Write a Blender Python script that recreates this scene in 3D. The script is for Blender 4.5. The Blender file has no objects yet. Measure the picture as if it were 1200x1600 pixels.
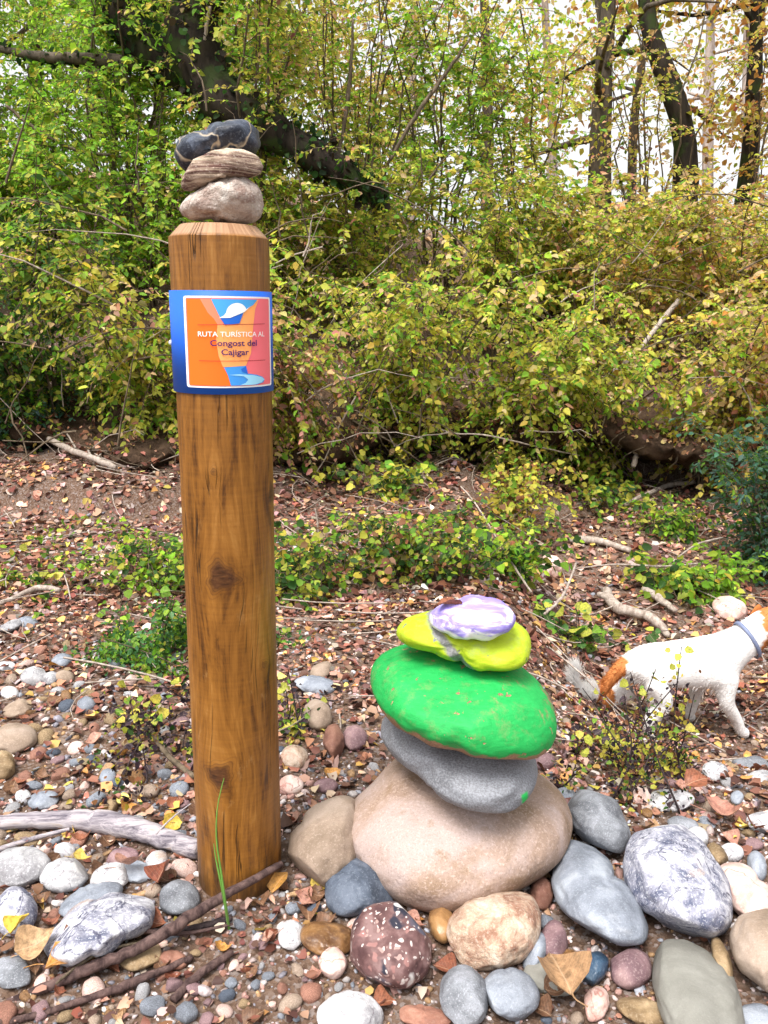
import bpy, bmesh, math, random
import numpy as np
from mathutils import Vector, Matrix, noise as mnoise
random.seed(7); RNG = np.random.default_rng(7)
R_ = math.radians
scene = bpy.context.scene
COL = scene.collection

# ------------------------------------------------------------------ camera
F = 1294.0; PITCH = R_(13.7); ROLL = R_(0.72); CAMH = 0.98
CAM = np.array([0, 0, CAMH])
cam_d = bpy.data.cameras.new('camera'); cam = bpy.data.objects.new('camera', cam_d); COL.objects.link(cam)
cam_d.sensor_fit = 'VERTICAL'; cam_d.sensor_height = 36.0; cam_d.lens = F / 1600 * 36.0
cam_d.clip_start = 0.02; cam_d.clip_end = 2000
CM = (Matrix.Rotation(math.pi / 2 - PITCH, 3, 'X') @ Matrix.Rotation(ROLL, 3, 'Z'))
M4 = CM.to_4x4(); M4.translation = Vector(CAM); cam.matrix_world = M4
scene.camera = cam
CMn = np.array(CM); FWD = CMn @ np.array([0, 0, -1.0])

# ------------------------------------------------------------------ world, sun, exposure
SUN_EL, SUN_AZ = 64, 212          # degrees; azimuth clockwise from +Y
world = bpy.data.worlds.new('World'); scene.world = world; world.use_nodes = True
wn = world.node_tree; bg = wn.nodes['Background']
sky = wn.nodes.new('ShaderNodeTexSky'); sky.sky_type = 'NISHITA'; sky.sun_disc = False
sky.sun_elevation = R_(SUN_EL); sky.sun_rotation = R_(SUN_AZ); sky.dust_density = 4.0; sky.air_density = 1.0
hs = wn.nodes.new('ShaderNodeHueSaturation'); hs.inputs['Saturation'].default_value = 0.06
wn.links.new(sky.outputs[0], hs.inputs['Color']); wn.links.new(hs.outputs[0], bg.inputs['Color'])
bg.inputs['Strength'].default_value = 0.10
sd = bpy.data.lights.new('sun', 'SUN'); sun = bpy.data.objects.new('sun', sd); COL.objects.link(sun)
sd.energy = 1.5; sd.angle = R_(25); sd.color = (1.0, 0.95, 0.88)
az = R_(SUN_AZ); el = R_(SUN_EL)
sdir = Vector((math.sin(az) * math.cos(el), math.cos(az) * math.cos(el), math.sin(el)))
sun.rotation_euler = sdir.to_track_quat('Z', 'Y').to_euler(); sun.location = (0, -3, 8)
vs = scene.view_settings; vs.view_transform = 'Standard'; vs.look = 'None'; vs.gamma = 1.0
vs.exposure = 1.58; vs.use_curve_mapping = False
scene.render.engine = 'CYCLES'
cy = scene.cycles; cy.use_denoising = True; cy.adaptive_threshold = 0.02; cy.max_bounces = 5; cy.diffuse_bounces = 2; cy.glossy_bounces = 2
cy.transmission_bounces = 4; cy.transparent_max_bounces = 4; cy.sample_clamp_indirect = 6

# ------------------------------------------------------------------ projection and terrain
def ray(px, py):
    d = CMn @ np.array([(px - 600) / F, -(py - 800) / F, -1.0])
    return d / np.linalg.norm(d)
def sst(a, b, x):
    t = np.clip((x - a) / (b - a), 0, 1); return t * t * (3 - 2 * t)
def H(x, y):
    x = np.asarray(x, float); y = np.asarray(y, float)
    z = 0.012 * np.sin(2.1 * x + 1.3 * y) + 0.010 * np.sin(3.7 * x - 2.9 * y + 1) + 0.006 * np.sin(9 * x + 7 * y)
    dip = sst(0.30, 0.95, x) * sst(1.55, 2.35, y) * (1 - 0.6 * sst(3.2, 5.0, y))
    z = z - 0.33 * dip - 0.03 * sst(1.5, 3, y)
    z = z + 0.13 * sst(-0.35, -1.0, x) * sst(3.92, 4.06, y + 0.10 * np.sin(3.1 * x) + 0.04 * np.sin(9 * x))
    yb = 4.55 + 0.10 * x + 0.16 * np.sin(1.7 * x + 0.6) + 0.07 * np.sin(4.9 * x)
    s = y - yb
    z = z + 0.05 * sst(-0.5, 0.3, s) + 0.32 * sst(0.80, 1.02, s) + 0.05 * np.sin(5 * x + 2) * sst(0.85, 1.1, s)
    g = 0.40 + 0.12 * sst(0.5, -3, x)
    z = z + g * np.clip(s - 0.95, 0, 3.4) + 0.10 * np.clip(s - 4.35, 0, 30) * sst(60, 20, y)
    z = z + sst(0.9, 2.0, s) * (0.07 * np.sin(2.3 * x + 1.9 * y) + 0.05 * np.sin(4.1 * x - 3.3 * y))
    z = z + 0.03 * sst(-0.2, 0.3, s) * np.sin(11 * x + 3 * y)
    return z
def yb_(x): return 4.55 + 0.10 * x + 0.16 * math.sin(1.7 * x + 0.6) + 0.07 * math.sin(4.9 * x)
def hit(px, py, dz=0.0):
    d = ray(px, py); t0 = 0.3; tt = np.linspace(0.4, 30, 6000)
    P = CAM[None] + tt[:, None] * d[None]
    below = P[:, 2] < H(P[:, 0], P[:, 1]) + dz
    if not below.any(): return P[-1]
    i = int(np.argmax(below)); return P[i]
def aty(px, py, y):
    d = ray(px, py); return CAM + d * (y / d[1])
def project(P):
    c = CMn.T @ (np.asarray(P) - CAM); return 600 + F * c[0] / -c[2], 800 - F * c[1] / -c[2]

# ------------------------------------------------------------------ object helpers
def link(o, parent=None):
    COL.objects.link(o)
    if parent is not None: o.parent = parent
    return o
def tag(o, label=None, cat=None, group=None, kind=None):
    if label: o['label'] = label
    if cat: o['category'] = cat
    if group: o['group'] = group
    if kind: o['kind'] = kind
    return o
def empty(name, loc=(0, 0, 0)):
    o = bpy.data.objects.new(name, None); o.empty_display_size = 0.05; o.location = loc
    return link(o)
def mesh_np(name, V, faces, col=None, smooth=True, extra=None):
    """V (n,3); faces: (m,k) int array or list of such arrays."""
    me = bpy.data.meshes.new(name)
    if not isinstance(faces, list): faces = [faces]
    faces = [f for f in faces if len(f)]
    V = np.ascontiguousarray(V, dtype=np.float32)
    me.vertices.add(len(V)); me.vertices.foreach_set('co', V.ravel())
    li = np.concatenate([f.ravel() for f in faces]).astype(np.int32)
    tot = np.concatenate([np.full(len(f), f.shape[1]) for f in faces])
    st = np.concatenate([[0], np.cumsum(tot)[:-1]]).astype(np.int32)
    me.loops.add(len(li)); me.loops.foreach_set('vertex_index', li)
    me.polygons.add(len(st)); me.polygons.foreach_set('loop_start', st)
    me.update(calc_edges=True)
    if smooth: me.polygons.foreach_set('use_smooth', np.ones(len(st), dtype=bool))
    if col is not None:
        a = me.color_attributes.new('Col', 'FLOAT_COLOR', 'POINT')
        c4 = np.ones((len(V), 4), np.float32); c4[:, :3] = col; a.data.foreach_set('color', c4.ravel())
    if extra:
        for k, arr in extra.items():
            a = me.attributes.new(k, 'FLOAT_VECTOR', 'POINT'); a.data.foreach_set('vector', np.ascontiguousarray(arr, dtype=np.float32).ravel())
    me.validate()
    return me
def obj(name, me, mat, parent=None, loc=None):
    o = bpy.data.objects.new(name, me)
    if mat is not None and len(me.materials) == 0: me.materials.append(mat)
    if loc is not None: o.location = loc
    return link(o, parent)

# ------------------------------------------------------------------ materials
def lin(r, g, b):
    f = lambda c: (c / 255 / 12.92) if c / 255 <= 0.04045 else ((c / 255 + 0.055) / 1.055) ** 2.4
    return (f(r), f(g), f(b))
class NT:
    def __init__(s, name):
        s.m = bpy.data.materials.new(name); s.m.use_nodes = True; s.t = s.m.node_tree
        s.b = s.t.nodes['Principled BSDF']; s.out = s.t.nodes['Material Output']
    def n(s, typ, **kw):
        nd = s.t.nodes.new('ShaderNode' + typ)
        for k, v in kw.items(): setattr(nd, k, v)
        return nd
    def l(s, a, b): s.t.links.new(a, b)
    def set(s, sock, v):
        if hasattr(v, 'is_linked') or hasattr(v, 'links'): s.l(v, sock)
        else: sock.default_value = v
    def math(s, op, a, b=0.0):
        nd = s.n('Math', operation=op); s.set(nd.inputs[0], a); s.set(nd.inputs[1], b); return nd.outputs[0]
    def noise(s, vec, scale, detail=4, rough=0.55, dist=0.0):
        nd = s.n('TexNoise'); s.l(vec, nd.inputs['Vector'])
        nd.inputs['Scale'].default_value = scale; nd.inputs['Detail'].default_value = detail
        nd.inputs['Roughness'].default_value = rough; nd.inputs['Distortion'].default_value = dist
        return nd.outputs[0]
    def voro(s, vec, scale, feature='F1', out='Distance', rnd=1.0):
        nd = s.n('TexVoronoi', feature=feature); s.l(vec, nd.inputs['Vector']); nd.inputs['Scale'].default_value = scale
        nd.inputs['Randomness'].default_value = rnd
        return nd.outputs[out]
    def ramp(s, fac, stops, interp='LINEAR'):
        nd = s.n('ValToRGB'); s.l(fac, nd.inputs[0]); cr = nd.color_ramp; cr.interpolation = interp
        while len(cr.elements) < len(stops): cr.elements.new(0.5)
        for e, (p, c) in zip(cr.elements, stops):
            e.position = p; e.color = (c[0], c[1], c[2], 1) if hasattr(c, '__len__') else (c, c, c, 1)
        return nd.outputs[0]
    def mix(s, fac, a, b, mode='MIX'):
        nd = s.n('Mix', data_type='RGBA', blend_type=mode)
        s.set(nd.inputs[0], fac)
        for i, v in ((6, a), (7, b)):
            if hasattr(v, 'is_linked'): s.l(v, nd.inputs[i])
            else: nd.inputs[i].default_value = (v[0], v[1], v[2], 1)
        return nd.outputs[2]
    def sep(s, vec):
        nd = s.n('SeparateXYZ'); s.l(vec, nd.inputs[0]); return nd.outputs
    def comb(s, x, y, z):
        nd = s.n('CombineXYZ')
        for i, v in enumerate((x, y, z)): s.set(nd.inputs[i], v)
        return nd.outputs[0]
    def ocoord(s, rnd=True):
        tc = s.n('TexCoord')
        if not rnd: return tc.outputs['Object']
        oi = s.n('ObjectInfo'); m = s.n('VectorMath', operation='ADD'); s.l(tc.outputs['Object'], m.inputs[0])
        sc = s.math('MULTIPLY', oi.outputs['Random'], 37.0); cb = s.comb(sc, sc, sc); s.l(cb, m.inputs[1])
        return m.outputs[0]
    def bump(s, h, strength=0.3, dist=0.005, prev=None):
        nd = s.n('Bump'); nd.inputs['Strength'].default_value = strength; nd.inputs['Distance'].default_value = dist
        s.l(h, nd.inputs['Height'])
        if prev is not None: s.l(prev, nd.inputs['Normal'])
        return nd.outputs[0]
    def fin(s, color, rough=0.7, normal=None, spec=0.35):
        s.set(s.b.inputs['Base Color'], color if hasattr(color, 'is_linked') else (*color, 1))
        s.set(s.b.inputs['Roughness'], rough)
        s.b.inputs['Specular IOR Level'].default_value = spec
        if normal is not None: s.l(normal, s.b.inputs['Normal'])
        return s.m
def plain(name, c, rough=0.5, spec=0.4):
    return NT(name).fin(c, rough, None, spec)

def stone_mat(name, cols, scale=14, speck=None, speck_scale=260, speck_amt=0.35, vein=None, rough=0.72, patch=None, bump=0.35, stretch=None, spec=0.35):
    """cols: 3 linear colours low->high; vein=(colour, scale, width); patch=(colour, scale, threshold)"""
    n = NT(name); v = n.ocoord()
    if stretch:
        mp = n.n('Mapping'); n.l(v, mp.inputs[0]); mp.inputs['Scale'].default_value = stretch[:3]
        mp.inputs['Rotation'].default_value = stretch[3:] if len(stretch) > 3 else (0, 0, 0); vv = mp.outputs[0]
    else: vv = v
    big = n.noise(vv, scale, 6, 0.62, 0.6)
    c = n.ramp(big, [(0.38, cols[0]), (0.5, cols[1]), (0.62, cols[2])])
    oi = n.n('ObjectInfo')
    vb = n.math('ADD', n.math('MULTIPLY', oi.outputs['Random'], 0.35), 0.82)
    c = n.mix(1.0, c, n.comb(vb, vb, vb), 'MULTIPLY')
    if patch:
        pm = n.ramp(n.noise(vv, patch[1], 5, 0.6, 0.5), [(patch[2], 0), (patch[2] + 0.12, .85)])
        c = n.mix(pm, c, patch[0])
    if vein:
        d = n.noise(vv, vein[1], 3, 0.5, 1.2)
        vm = n.ramp(n.math('ABSOLUTE', n.math('SUBTRACT', d, 0.5)), [(0.0, 1), (vein[2], 0)])
        c = n.mix(vm, c, vein[0])
    if speck:
        sm = n.ramp(n.noise(v, speck_scale, 2, 0.7), [(0.54, 0), (0.66, 1)])
        c = n.mix(n.math('MULTIPLY', sm, speck_amt), c, speck)
        sm2 = n.ramp(n.noise(v, speck_scale * 1.7, 2, 0.7), [(0.36, 1), (0.46, 0)])
        c = n.mix(n.math('MULTIPLY', sm2, speck_amt * 0.6), c, tuple(x * 0.35 for x in cols[0]))
    b = n.bump(n.noise(v, speck_scale * 0.6, 4, 0.65), bump, 0.0012)
    b = n.bump(n.noise(vv, scale * 2.2, 6, 0.65), bump * 1.1, 0.008, b)
    return n.fin(c, rough, b, spec)

G = lambda *a: tuple(a)
MS = {}
MS['sand_big'] = stone_mat('pink_beige_sandstone', [G(.25,.165,.11), G(.335,.24,.195), G(.39,.305,.28)], 8, G(.56,.44,.40), 200, .42, patch=(G(.27,.18,.12), 22, .60), bump=.9)
MS['sand'] = stone_mat('beige_sandstone', [G(.20,.145,.105), G(.275,.205,.155), G(.34,.265,.215)], 9, G(.5,.4,.34), 260, .3)
MS['granite'] = stone_mat('grey_granite', [G(.10,.105,.12), G(.17,.18,.20), G(.25,.26,.29)], 16, G(.40,.41,.46), 340, .5)
MS['slate'] = stone_mat('blue_grey_slate', [G(.13,.145,.175), G(.20,.22,.262), G(.29,.315,.36)], 11, G(.42,.44,.49), 300, .35, patch=(G(.36,.38,.42), 17, .60), bump=.5)
MS['dark'] = stone_mat('dark_blue_stone', [G(.035,.045,.065), G(.06,.075,.105), G(.11,.13,.17)], 16, G(.22,.25,.3), 240, .35)
MS['black_vein'] = stone_mat('black_veined_stone', [G(.012,.015,.025), G(.025,.032,.05), G(.07,.085,.12)], 22, G(.2,.22,.26), 260, .3, vein=(G(.42,.34,.24), 7, .018), rough=.45)
MS['white'] = stone_mat('white_limestone', [G(.24,.235,.25), G(.41,.405,.42), G(.56,.555,.57)], 16, G(.66,.66,.68), 230, .4, vein=(G(.16,.14,.16), 13, .010), patch=(G(.36,.27,.22), 11, .64), bump=.6)
MS['mottled'] = stone_mat('white_mottled_stone', [G(.09,.10,.16), G(.29,.29,.35), G(.60,.60,.65)], 22, G(.72,.72,.76), 230, .5, patch=(G(.42,.29,.20), 12, .63), vein=(G(.05,.05,.09), 12, .016), bump=.6)
MS['green_grey'] = stone_mat('grey_green_stone', [G(.17,.165,.145), G(.205,.20,.178), G(.245,.24,.215)], 8, G(.32,.31,.28), 320, .2)
MS['purple'] = stone_mat('purple_brown_stone', [G(.13,.075,.085), G(.20,.12,.13), G(.28,.18,.18)], 16, G(.45,.34,.33), 260, .35)
MS['red'] = stone_mat('red_brown_stone', [G(.17,.075,.055), G(.25,.115,.08), G(.33,.17,.12)], 14, G(.42,.28,.22), 280, .2)
MS['brown'] = stone_mat('wet_brown_stone', [G(.10,.045,.018), G(.20,.10,.038), G(.31,.17,.07)], 14, G(.4,.26,.14), 220, .25, rough=.32, spec=.5)
MS['cream'] = stone_mat('cream_pitted_stone', [G(.28,.15,.10), G(.46,.33,.24), G(.58,.47,.38)], 24, G(.68,.58,.5), 240, .4, patch=(G(.46,.26,.19), 16, .58), bump=1.0)
MS['pink'] = stone_mat('pink_white_stone', [G(.44,.26,.22), G(.58,.41,.36), G(.70,.58,.53)], 14, G(.75,.65,.6), 240, .3, vein=(G(.35,.17,.14), 11, .02))
MS['stripe'] = stone_mat('striped_stone', [G(.10,.04,.03), G(.50,.38,.28), G(.70,.60,.49)], 15, G(.75,.65,.55), 260, .3, stretch=(.35, .35, 5.5, 0, R_(8), 0), bump=1.0)
MS['post_pink'] = stone_mat('pink_white_pitted_stone', [G(.34,.24,.20), G(.56,.47,.41), G(.72,.66,.60)], 26, G(.78,.72,.68), 240, .4, patch=(G(.58,.30,.22), 15, .64), bump=.9)
MS['glossy'] = stone_mat('wet_blue_stone', [G(.018,.04,.075), G(.035,.07,.12), G(.07,.12,.18)], 14, G(.2,.26,.32), 260, .3, rough=.28, spec=.5)
MS['olive'] = stone_mat('ochre_brown_stone', [G(.14,.09,.045), G(.24,.165,.09), G(.36,.26,.155)], 15, G(.45,.36,.25), 260, .3)
def conglomerate():
    n = NT('purple_conglomerate'); v = n.ocoord(); w = n.n('VectorMath', operation='ADD')
    nz = n.n('TexNoise'); n.l(v, nz.inputs['Vector']); nz.inputs['Scale'].default_value = 35
    sc = n.n('VectorMath', operation='SCALE'); n.l(nz.outputs['Color'], sc.inputs[0]); sc.inputs['Scale'].default_value = .035
    n.l(v, w.inputs[0]); n.l(sc.outputs[0], w.inputs[1]); vv = w.outputs[0]
    base = n.ramp(n.noise(v, 30, 5), [(.38, G(.07,.032,.033)), (.5, G(.13,.066,.064)), (.62, G(.22,.135,.13))])
    for s_, th, colr in ((95, .30, G(.34,.22,.20)), (60, .30, G(.26,.13,.12)), (28, .36, G(.02,.02,.035)), (52, .19, G(.56,.52,.50)), (19, .34, G(.07,.07,.10)), (130, .28, G(.50,.42,.40)), (22, .22, G(.62,.60,.59))):
        nd = n.n('TexVoronoi'); n.l(vv, nd.inputs['Vector']); nd.inputs['Scale'].default_value = s_
        pick = n.ramp(n.sep(nd.outputs['Color'])[0], [(.68, 0), (.70, 1)])
        m = n.ramp(nd.outputs['Distance'], [(th, 1), (th + .10, 0)])
        base = n.mix(n.math('MULTIPLY', m, pick), base, colr)
    b = n.bump(n.noise(v, 90, 4), .5, .003)
    return n.fin(base, .6, b)
MS['cong'] = conglomerate()
MS['cong2'] = MS['cong']

def painted(name, paint, raw, mask_fn, under=None, rough=.66):
    """paint over a raw stone; mask_fn(n, v) gives 1 where painted"""
    n = NT(name); v = n.ocoord(False)
    rc = n.ramp(n.noise(v, 40, 5), [(.3, tuple(x * .6 for x in raw)), (.6, raw)])
    sm = n.ramp(n.noise(v, 260, 2), [(.5, 0), (.65, 1)])
    rc = n.mix(n.math('MULTIPLY', sm, .35), rc, tuple(min(1, x * 1.9) for x in raw))
    mpb = n.n('Mapping'); n.l(v, mpb.inputs[0]); mpb.inputs['Scale'].default_value = (7, 30, 75); mpb.inputs['Rotation'].default_value = (.2, R_(14), .3)
    brush = n.noise(mpb.outputs[0], 2.2, 5, .7, .6)
    pc = n.ramp(n.math('ADD', n.math('MULTIPLY', n.noise(v, 13, 6, .7), .55), n.math('MULTIPLY', brush, .45)), [(.30, tuple(x * .52 for x in paint)), (.48, tuple(x * .86 for x in paint)), (.68, tuple(min(1, x * 1.06 + .012) for x in paint))])
    dust = n.ramp(n.noise(v, 34, 6, .75), [(.52, 0), (.74, .42)]); pc = n.mix(dust, pc, raw)
    # chips and thin streaks
    chip = n.ramp(n.noise(v, 55, 3, .6), [(.665, 0), (.69, 1)])
    mk = n.math('MULTIPLY', mask_fn(n, v), n.math('SUBTRACT', 1.0, chip))
    c = n.mix(mk, rc, pc)
    b = n.bump(n.noise(v, 190, 5, .7), .55, .0016); b = n.bump(n.noise(v, 30, 5), .5, .005, b)
    b = n.bump(brush, .35, .002, b); b = n.bump(mk, .6, .0012, b)
    return n.fin(c, n.math('ADD', n.math('MULTIPLY', mk, rough - .75), .75), b, .4)

def leaf_mat(name, trans=0.35, attr=True, ramp=None, rough=.55):
    n = NT(name)
    if attr:
        a = n.n('Attribute'); a.attribute_name = 'Col'; c = a.outputs['Color']
    else:
        oi = n.n('ObjectInfo'); tc = n.n('TexCoord')
        c = n.ramp(oi.outputs['Random'], ramp)
        m = n.ramp(n.noise(n.ocoord(), 7, 5, .7), [(.32, .45), (.62, 1.15)]); c = n.mix(1.0, c, m, 'MULTIPLY')
        s = n.sep(tc.outputs['Object']); ay = n.math('ABSOLUTE', s[1])
        rib = n.ramp(ay, [(.0, 1), (.022, 0)]); vn = n.ramp(n.math('ABSOLUTE', n.math('SINE', n.math('MULTIPLY', n.math('SUBTRACT', s[0], n.math('MULTIPLY', ay, .9)), 22.0))), [(.0, .6), (.16, 0)])
        c = n.mix(n.math('MULTIPLY', n.math('MAXIMUM', rib, vn), .45), c, G(.62,.45,.30))
    n.fin(c, rough, None, .3)
    tr = n.n('BsdfTranslucent'); n.l(c, tr.inputs['Color'])
    mx = n.n('MixShader'); mx.inputs[0].default_value = trans
    n.l(n.b.outputs[0], mx.inputs[1]); n.l(tr.outputs[0], mx.inputs[2]); n.l(mx.outputs[0], n.out.inputs['Surface'])
    return n.m
M_LEAF = leaf_mat('green_leaves', .58)
M_LITTER = leaf_mat('leaf_litter', .12, rough=.6)
def gravel_mat():
    n = NT('gravel'); a = n.n('Attribute'); a.attribute_name = 'Col'; v = n.n('TexCoord').outputs['Object']
    k = n.ramp(n.noise(v, 180, 3, .7), [(.3, .6), (.7, 1.25)])
    c = n.mix(1.0, a.outputs['Color'], k, 'MULTIPLY')
    return n.fin(c, .6, n.bump(n.noise(v, 300, 3), .3, .001), .4)
M_GRAVEL = gravel_mat()
def bark_mat(name, c1, c2, scale=30, bump=.8, moss=None):
    n = NT(name); v = n.n('TexCoord').outputs['Object']
    mp = n.n('Mapping'); n.l(v, mp.inputs[0]); mp.inputs['Scale'].default_value = (1, 1, .25)
    k = n.noise(mp.outputs[0], scale, 6, .65, .5)
    c = n.ramp(k, [(.35, c1), (.65, c2)])
    if moss: c = n.mix(n.ramp(n.noise(v, 6, 4), [(.5, 0), (.6, 1)]), c, moss)
    return n.fin(c, .85, n.bump(k, bump, .01), .2)
M_TWIG = bark_mat('twig_bark', G(.06,.045,.03), G(.19,.145,.10), 60)
M_STICK = bark_mat('dark_stick_bark', G(.035,.020,.020), G(.15,.095,.085), 60)
M_TWIG_DARK = bark_mat('dark_twig_bark', G(.018,.012,.014), G(.07,.05,.05), 60)
M_TWIG_PALE = bark_mat('pale_dry_wood', G(.22,.17,.14), G(.48,.41,.36), 50)
M_BARK = bark_mat('grey_brown_bark', G(.035,.028,.022), G(.14,.11,.085), 22)
M_BARK_DARK = bark_mat('dark_mossy_bark', G(.008,.006,.005), G(.04,.03,.022), 18, 1.0, G(.03,.045,.012))
M_BARK_PALE = bark_mat('pale_bark', G(.20,.16,.14), G(.46,.38,.34), 18)

# ------------------------------------------------------------------ ground
def ground_mat():
    n = NT('forest_soil'); v = n.n('TexCoord').outputs['Object']
    a = n.n('Attribute'); a.attribute_name = 'Col'
    big = n.noise(v, 3.5, 6, .65)
    k = n.ramp(big, [(.3, .65), (.7, 1.25)])
    c = n.mix(1.0, a.outputs['Color'], k, 'MULTIPLY')
    vo = n.n('TexVoronoi'); n.l(v, vo.inputs['Vector']); vo.inputs['Scale'].default_value = 160
    gc = n.ramp(n.sep(vo.outputs['Color'])[0], [(.1, G(.09,.05,.035)), (.4, G(.20,.12,.085)), (.7, G(.28,.20,.16)), (.95, G(.42,.37,.36))])
    c = n.mix(.33, c, gc)
    b = n.bump(vo.outputs['Distance'], .5, .004); b = n.bump(n.noise(v, 40, 6, .7), .5, .012, b)
    return n.fin(c, .85, b, .25)
xs = np.unique(np.concatenate([np.linspace(-1.6, 1.9, 141), np.linspace(-7, 7, 160), [-200, -100, -50, -30, -20, -14, -10, 10, 14, 20, 30, 50, 100, 200]]))
ys = np.unique(np.concatenate([np.linspace(.5, 2.6, 90), np.linspace(2.6, 7.2, 130), np.linspace(7.2, 12, 50), [-200, -80, -30, -10, -4, -1.5, -.5, 0, 13, 14, 15, 17, 20, 25, 30, 40, 60, 100, 200, 400]]))
XX, YY = np.meshgrid(xs, ys); ZZ = H(XX, YY)
V = np.stack([XX.ravel(), YY.ravel(), ZZ.ravel()], 1)
wb = sst(-.3, .3, V[:, 1] - (4.55 + .10 * V[:, 0])) * sst(9, 7, V[:, 1])
for q in np.where(wb > .01)[0]:
    p = Vector(V[q]); V[q, 2] += wb[q] * (.05 * mnoise.noise(p * 3.1) + .03 * mnoise.noise(p * 8.3) + .015 * mnoise.noise(p * 19))
nx, ny = len(xs), len(ys); ii = (np.arange(ny - 1)[:, None] * nx + np.arange(nx - 1)[None]).ravel()
Fq = np.stack([ii, ii + 1, ii + 1 + nx, ii + nx], 1)
sb = V[:, 1] - (4.55 + .10 * V[:, 0])
near = np.array(G(.085, .052, .034)); far = np.array(G(.085, .048, .030)); bank = np.array(G(.042, .025, .016)); slope = np.array(G(.16, .10, .06))  # near: damp soil brown, darkened further for contact shade between the stones
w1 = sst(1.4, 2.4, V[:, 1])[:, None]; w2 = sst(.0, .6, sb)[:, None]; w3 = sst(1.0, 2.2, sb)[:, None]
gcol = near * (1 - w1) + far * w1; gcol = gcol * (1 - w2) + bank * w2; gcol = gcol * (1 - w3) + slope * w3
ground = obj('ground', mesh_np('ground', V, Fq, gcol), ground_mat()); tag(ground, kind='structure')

# overhanging lip of the cut bank, with a dark hollow under it
def bank_lip():
    n = NT('dark_bank_soil'); v = n.n('TexCoord').outputs['Object']; k = n.noise(v, 9, 7, .7)
    c = n.ramp(k, [(.35, G(.022,.013,.008)), (.5, G(.055,.033,.021)), (.68, G(.105,.066,.043))])
    m = n.fin(c, .9, n.bump(k, 1.0, .03), .15)
    X = np.linspace(-3.9, 4.2, 260); rows = []
    prof = [(1.35, 'H', .03), (1.05, 'H', .035), (.80, 'L', .075), (.55, 'L', .035), (.36, 'L', .0), (.31, 'L', -.035), (.36, 'L', -.085), (.52, 'L', -.125), (.75, 'L', -.15), (1.05, 'L', -.17)]
    for q, (s, md, dz) in enumerate(prof):
        yb = 4.55 + .10 * X + .16 * np.sin(1.7 * X + .6) + .07 * np.sin(4.9 * X)
        jag = .16 * np.sin(2.3 * X + 1) + .09 * np.sin(6.1 * X) + .05 * np.sin(13.7 * X + 2)
        wj = np.clip((1.2 - s) / .9, 0, 1); Y = yb + s + jag * wj * 1.0
        Z = H(X, Y) + dz if md == 'H' else .255 + .05 * np.sin(1.9 * X) + .03 * np.sin(5.3 * X + 1) + dz
        P = np.stack([X, Y, Z], 1)
        P += np.array([[mnoise.noise(Vector(p) * 6) * .0, mnoise.noise(Vector(p) * 5 + Vector((9, 0, 0))) * .05, mnoise.noise(Vector(p) * 7) * .035] for p in P]) * (1 if q > 1 else .2)
        rows.append(P)
    fine_ = []                                    # refine the profile, then break it up into clods
    for q in range(len(rows) - 1):
        for t in np.linspace(0, 1, 4, endpoint=False): fine_.append(rows[q] * (1 - t) + rows[q + 1] * t)
    fine_.append(rows[-1]); rows = fine_; prof = rows
    for q, P in enumerate(rows):
        w = min(1, q / 8)
        P += w * np.array([[.03 * mnoise.noise(Vector(p) * 9), .09 * mnoise.noise(Vector(p) * 4.5 + Vector((3, 1, 0))) + .06 * abs(mnoise.noise(Vector(p) * 11)) , .05 * mnoise.noise(Vector(p) * 10 + Vector((0, 5, 0))) - .05 * abs(mnoise.noise(Vector(p) * 23))] for p in P])
    V = np.concatenate(rows); nX = len(X); i = (np.arange(len(prof) - 1)[:, None] * nX + np.arange(nX - 1)[None]).ravel()
    edge = rows[18]; rt = []; pe = []
    for k in range(260):
        p = edge[RNG.integers(nX)] + np.array([0, RNG.uniform(-.02, .2), RNG.uniform(-.03, .05)]); L = RNG.uniform(.05, .28); s = np.linspace(0, 1, 6)
        rt.append(tube(np.stack([p[0] + RNG.normal() * .12 * s + .02 * np.sin(9 * s), p[1] - .08 * s * RNG.random() + .05 * s ** 2, p[2] - L * s ** 1.2], 1), np.linspace(RNG.uniform(.002, .006), .001, 6), 4))
    Vr, Fr = join(rt); tag(obj('hanging_roots', mesh_np('hanging_roots', Vr, Fr), M_TWIG), 'thin roots hanging from the cut bank edge', 'roots', kind='stuff')
    N = 2600; ri = RNG.integers(4, 20, N); p = np.stack(rows)[ri, RNG.integers(nX, size=N)] + np.array([0, -.006, .008])
    Vl, Fl, Cl = leaves(p, RNG.normal(size=(N, 3)), np.array([0, -.5, .8]) + RNG.normal(size=(N, 3)) * .4, .04 * RNG.uniform(.4, 1.1, N), palette(N, [(G(.22,.09,.05), 4), (G(.34,.18,.11), 3), (G(.12,.05,.035), 4), (G(.46,.33,.12), 1)], .3), LEAF_ROUND, 1.5)
    tag(obj('lip_leaf_litter', mesh_np('lip_leaf_litter', Vl, Fl, Cl, smooth=False), M_LITTER), 'brown leaves caught on the overhanging bank edge', 'leaf litter', kind='stuff')
    o = obj('bank_lip', mesh_np('bank_lip', V, np.stack([i, i + nX, i + nX + 1, i + 1], 1)), m); tag(o, kind='structure')

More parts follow.
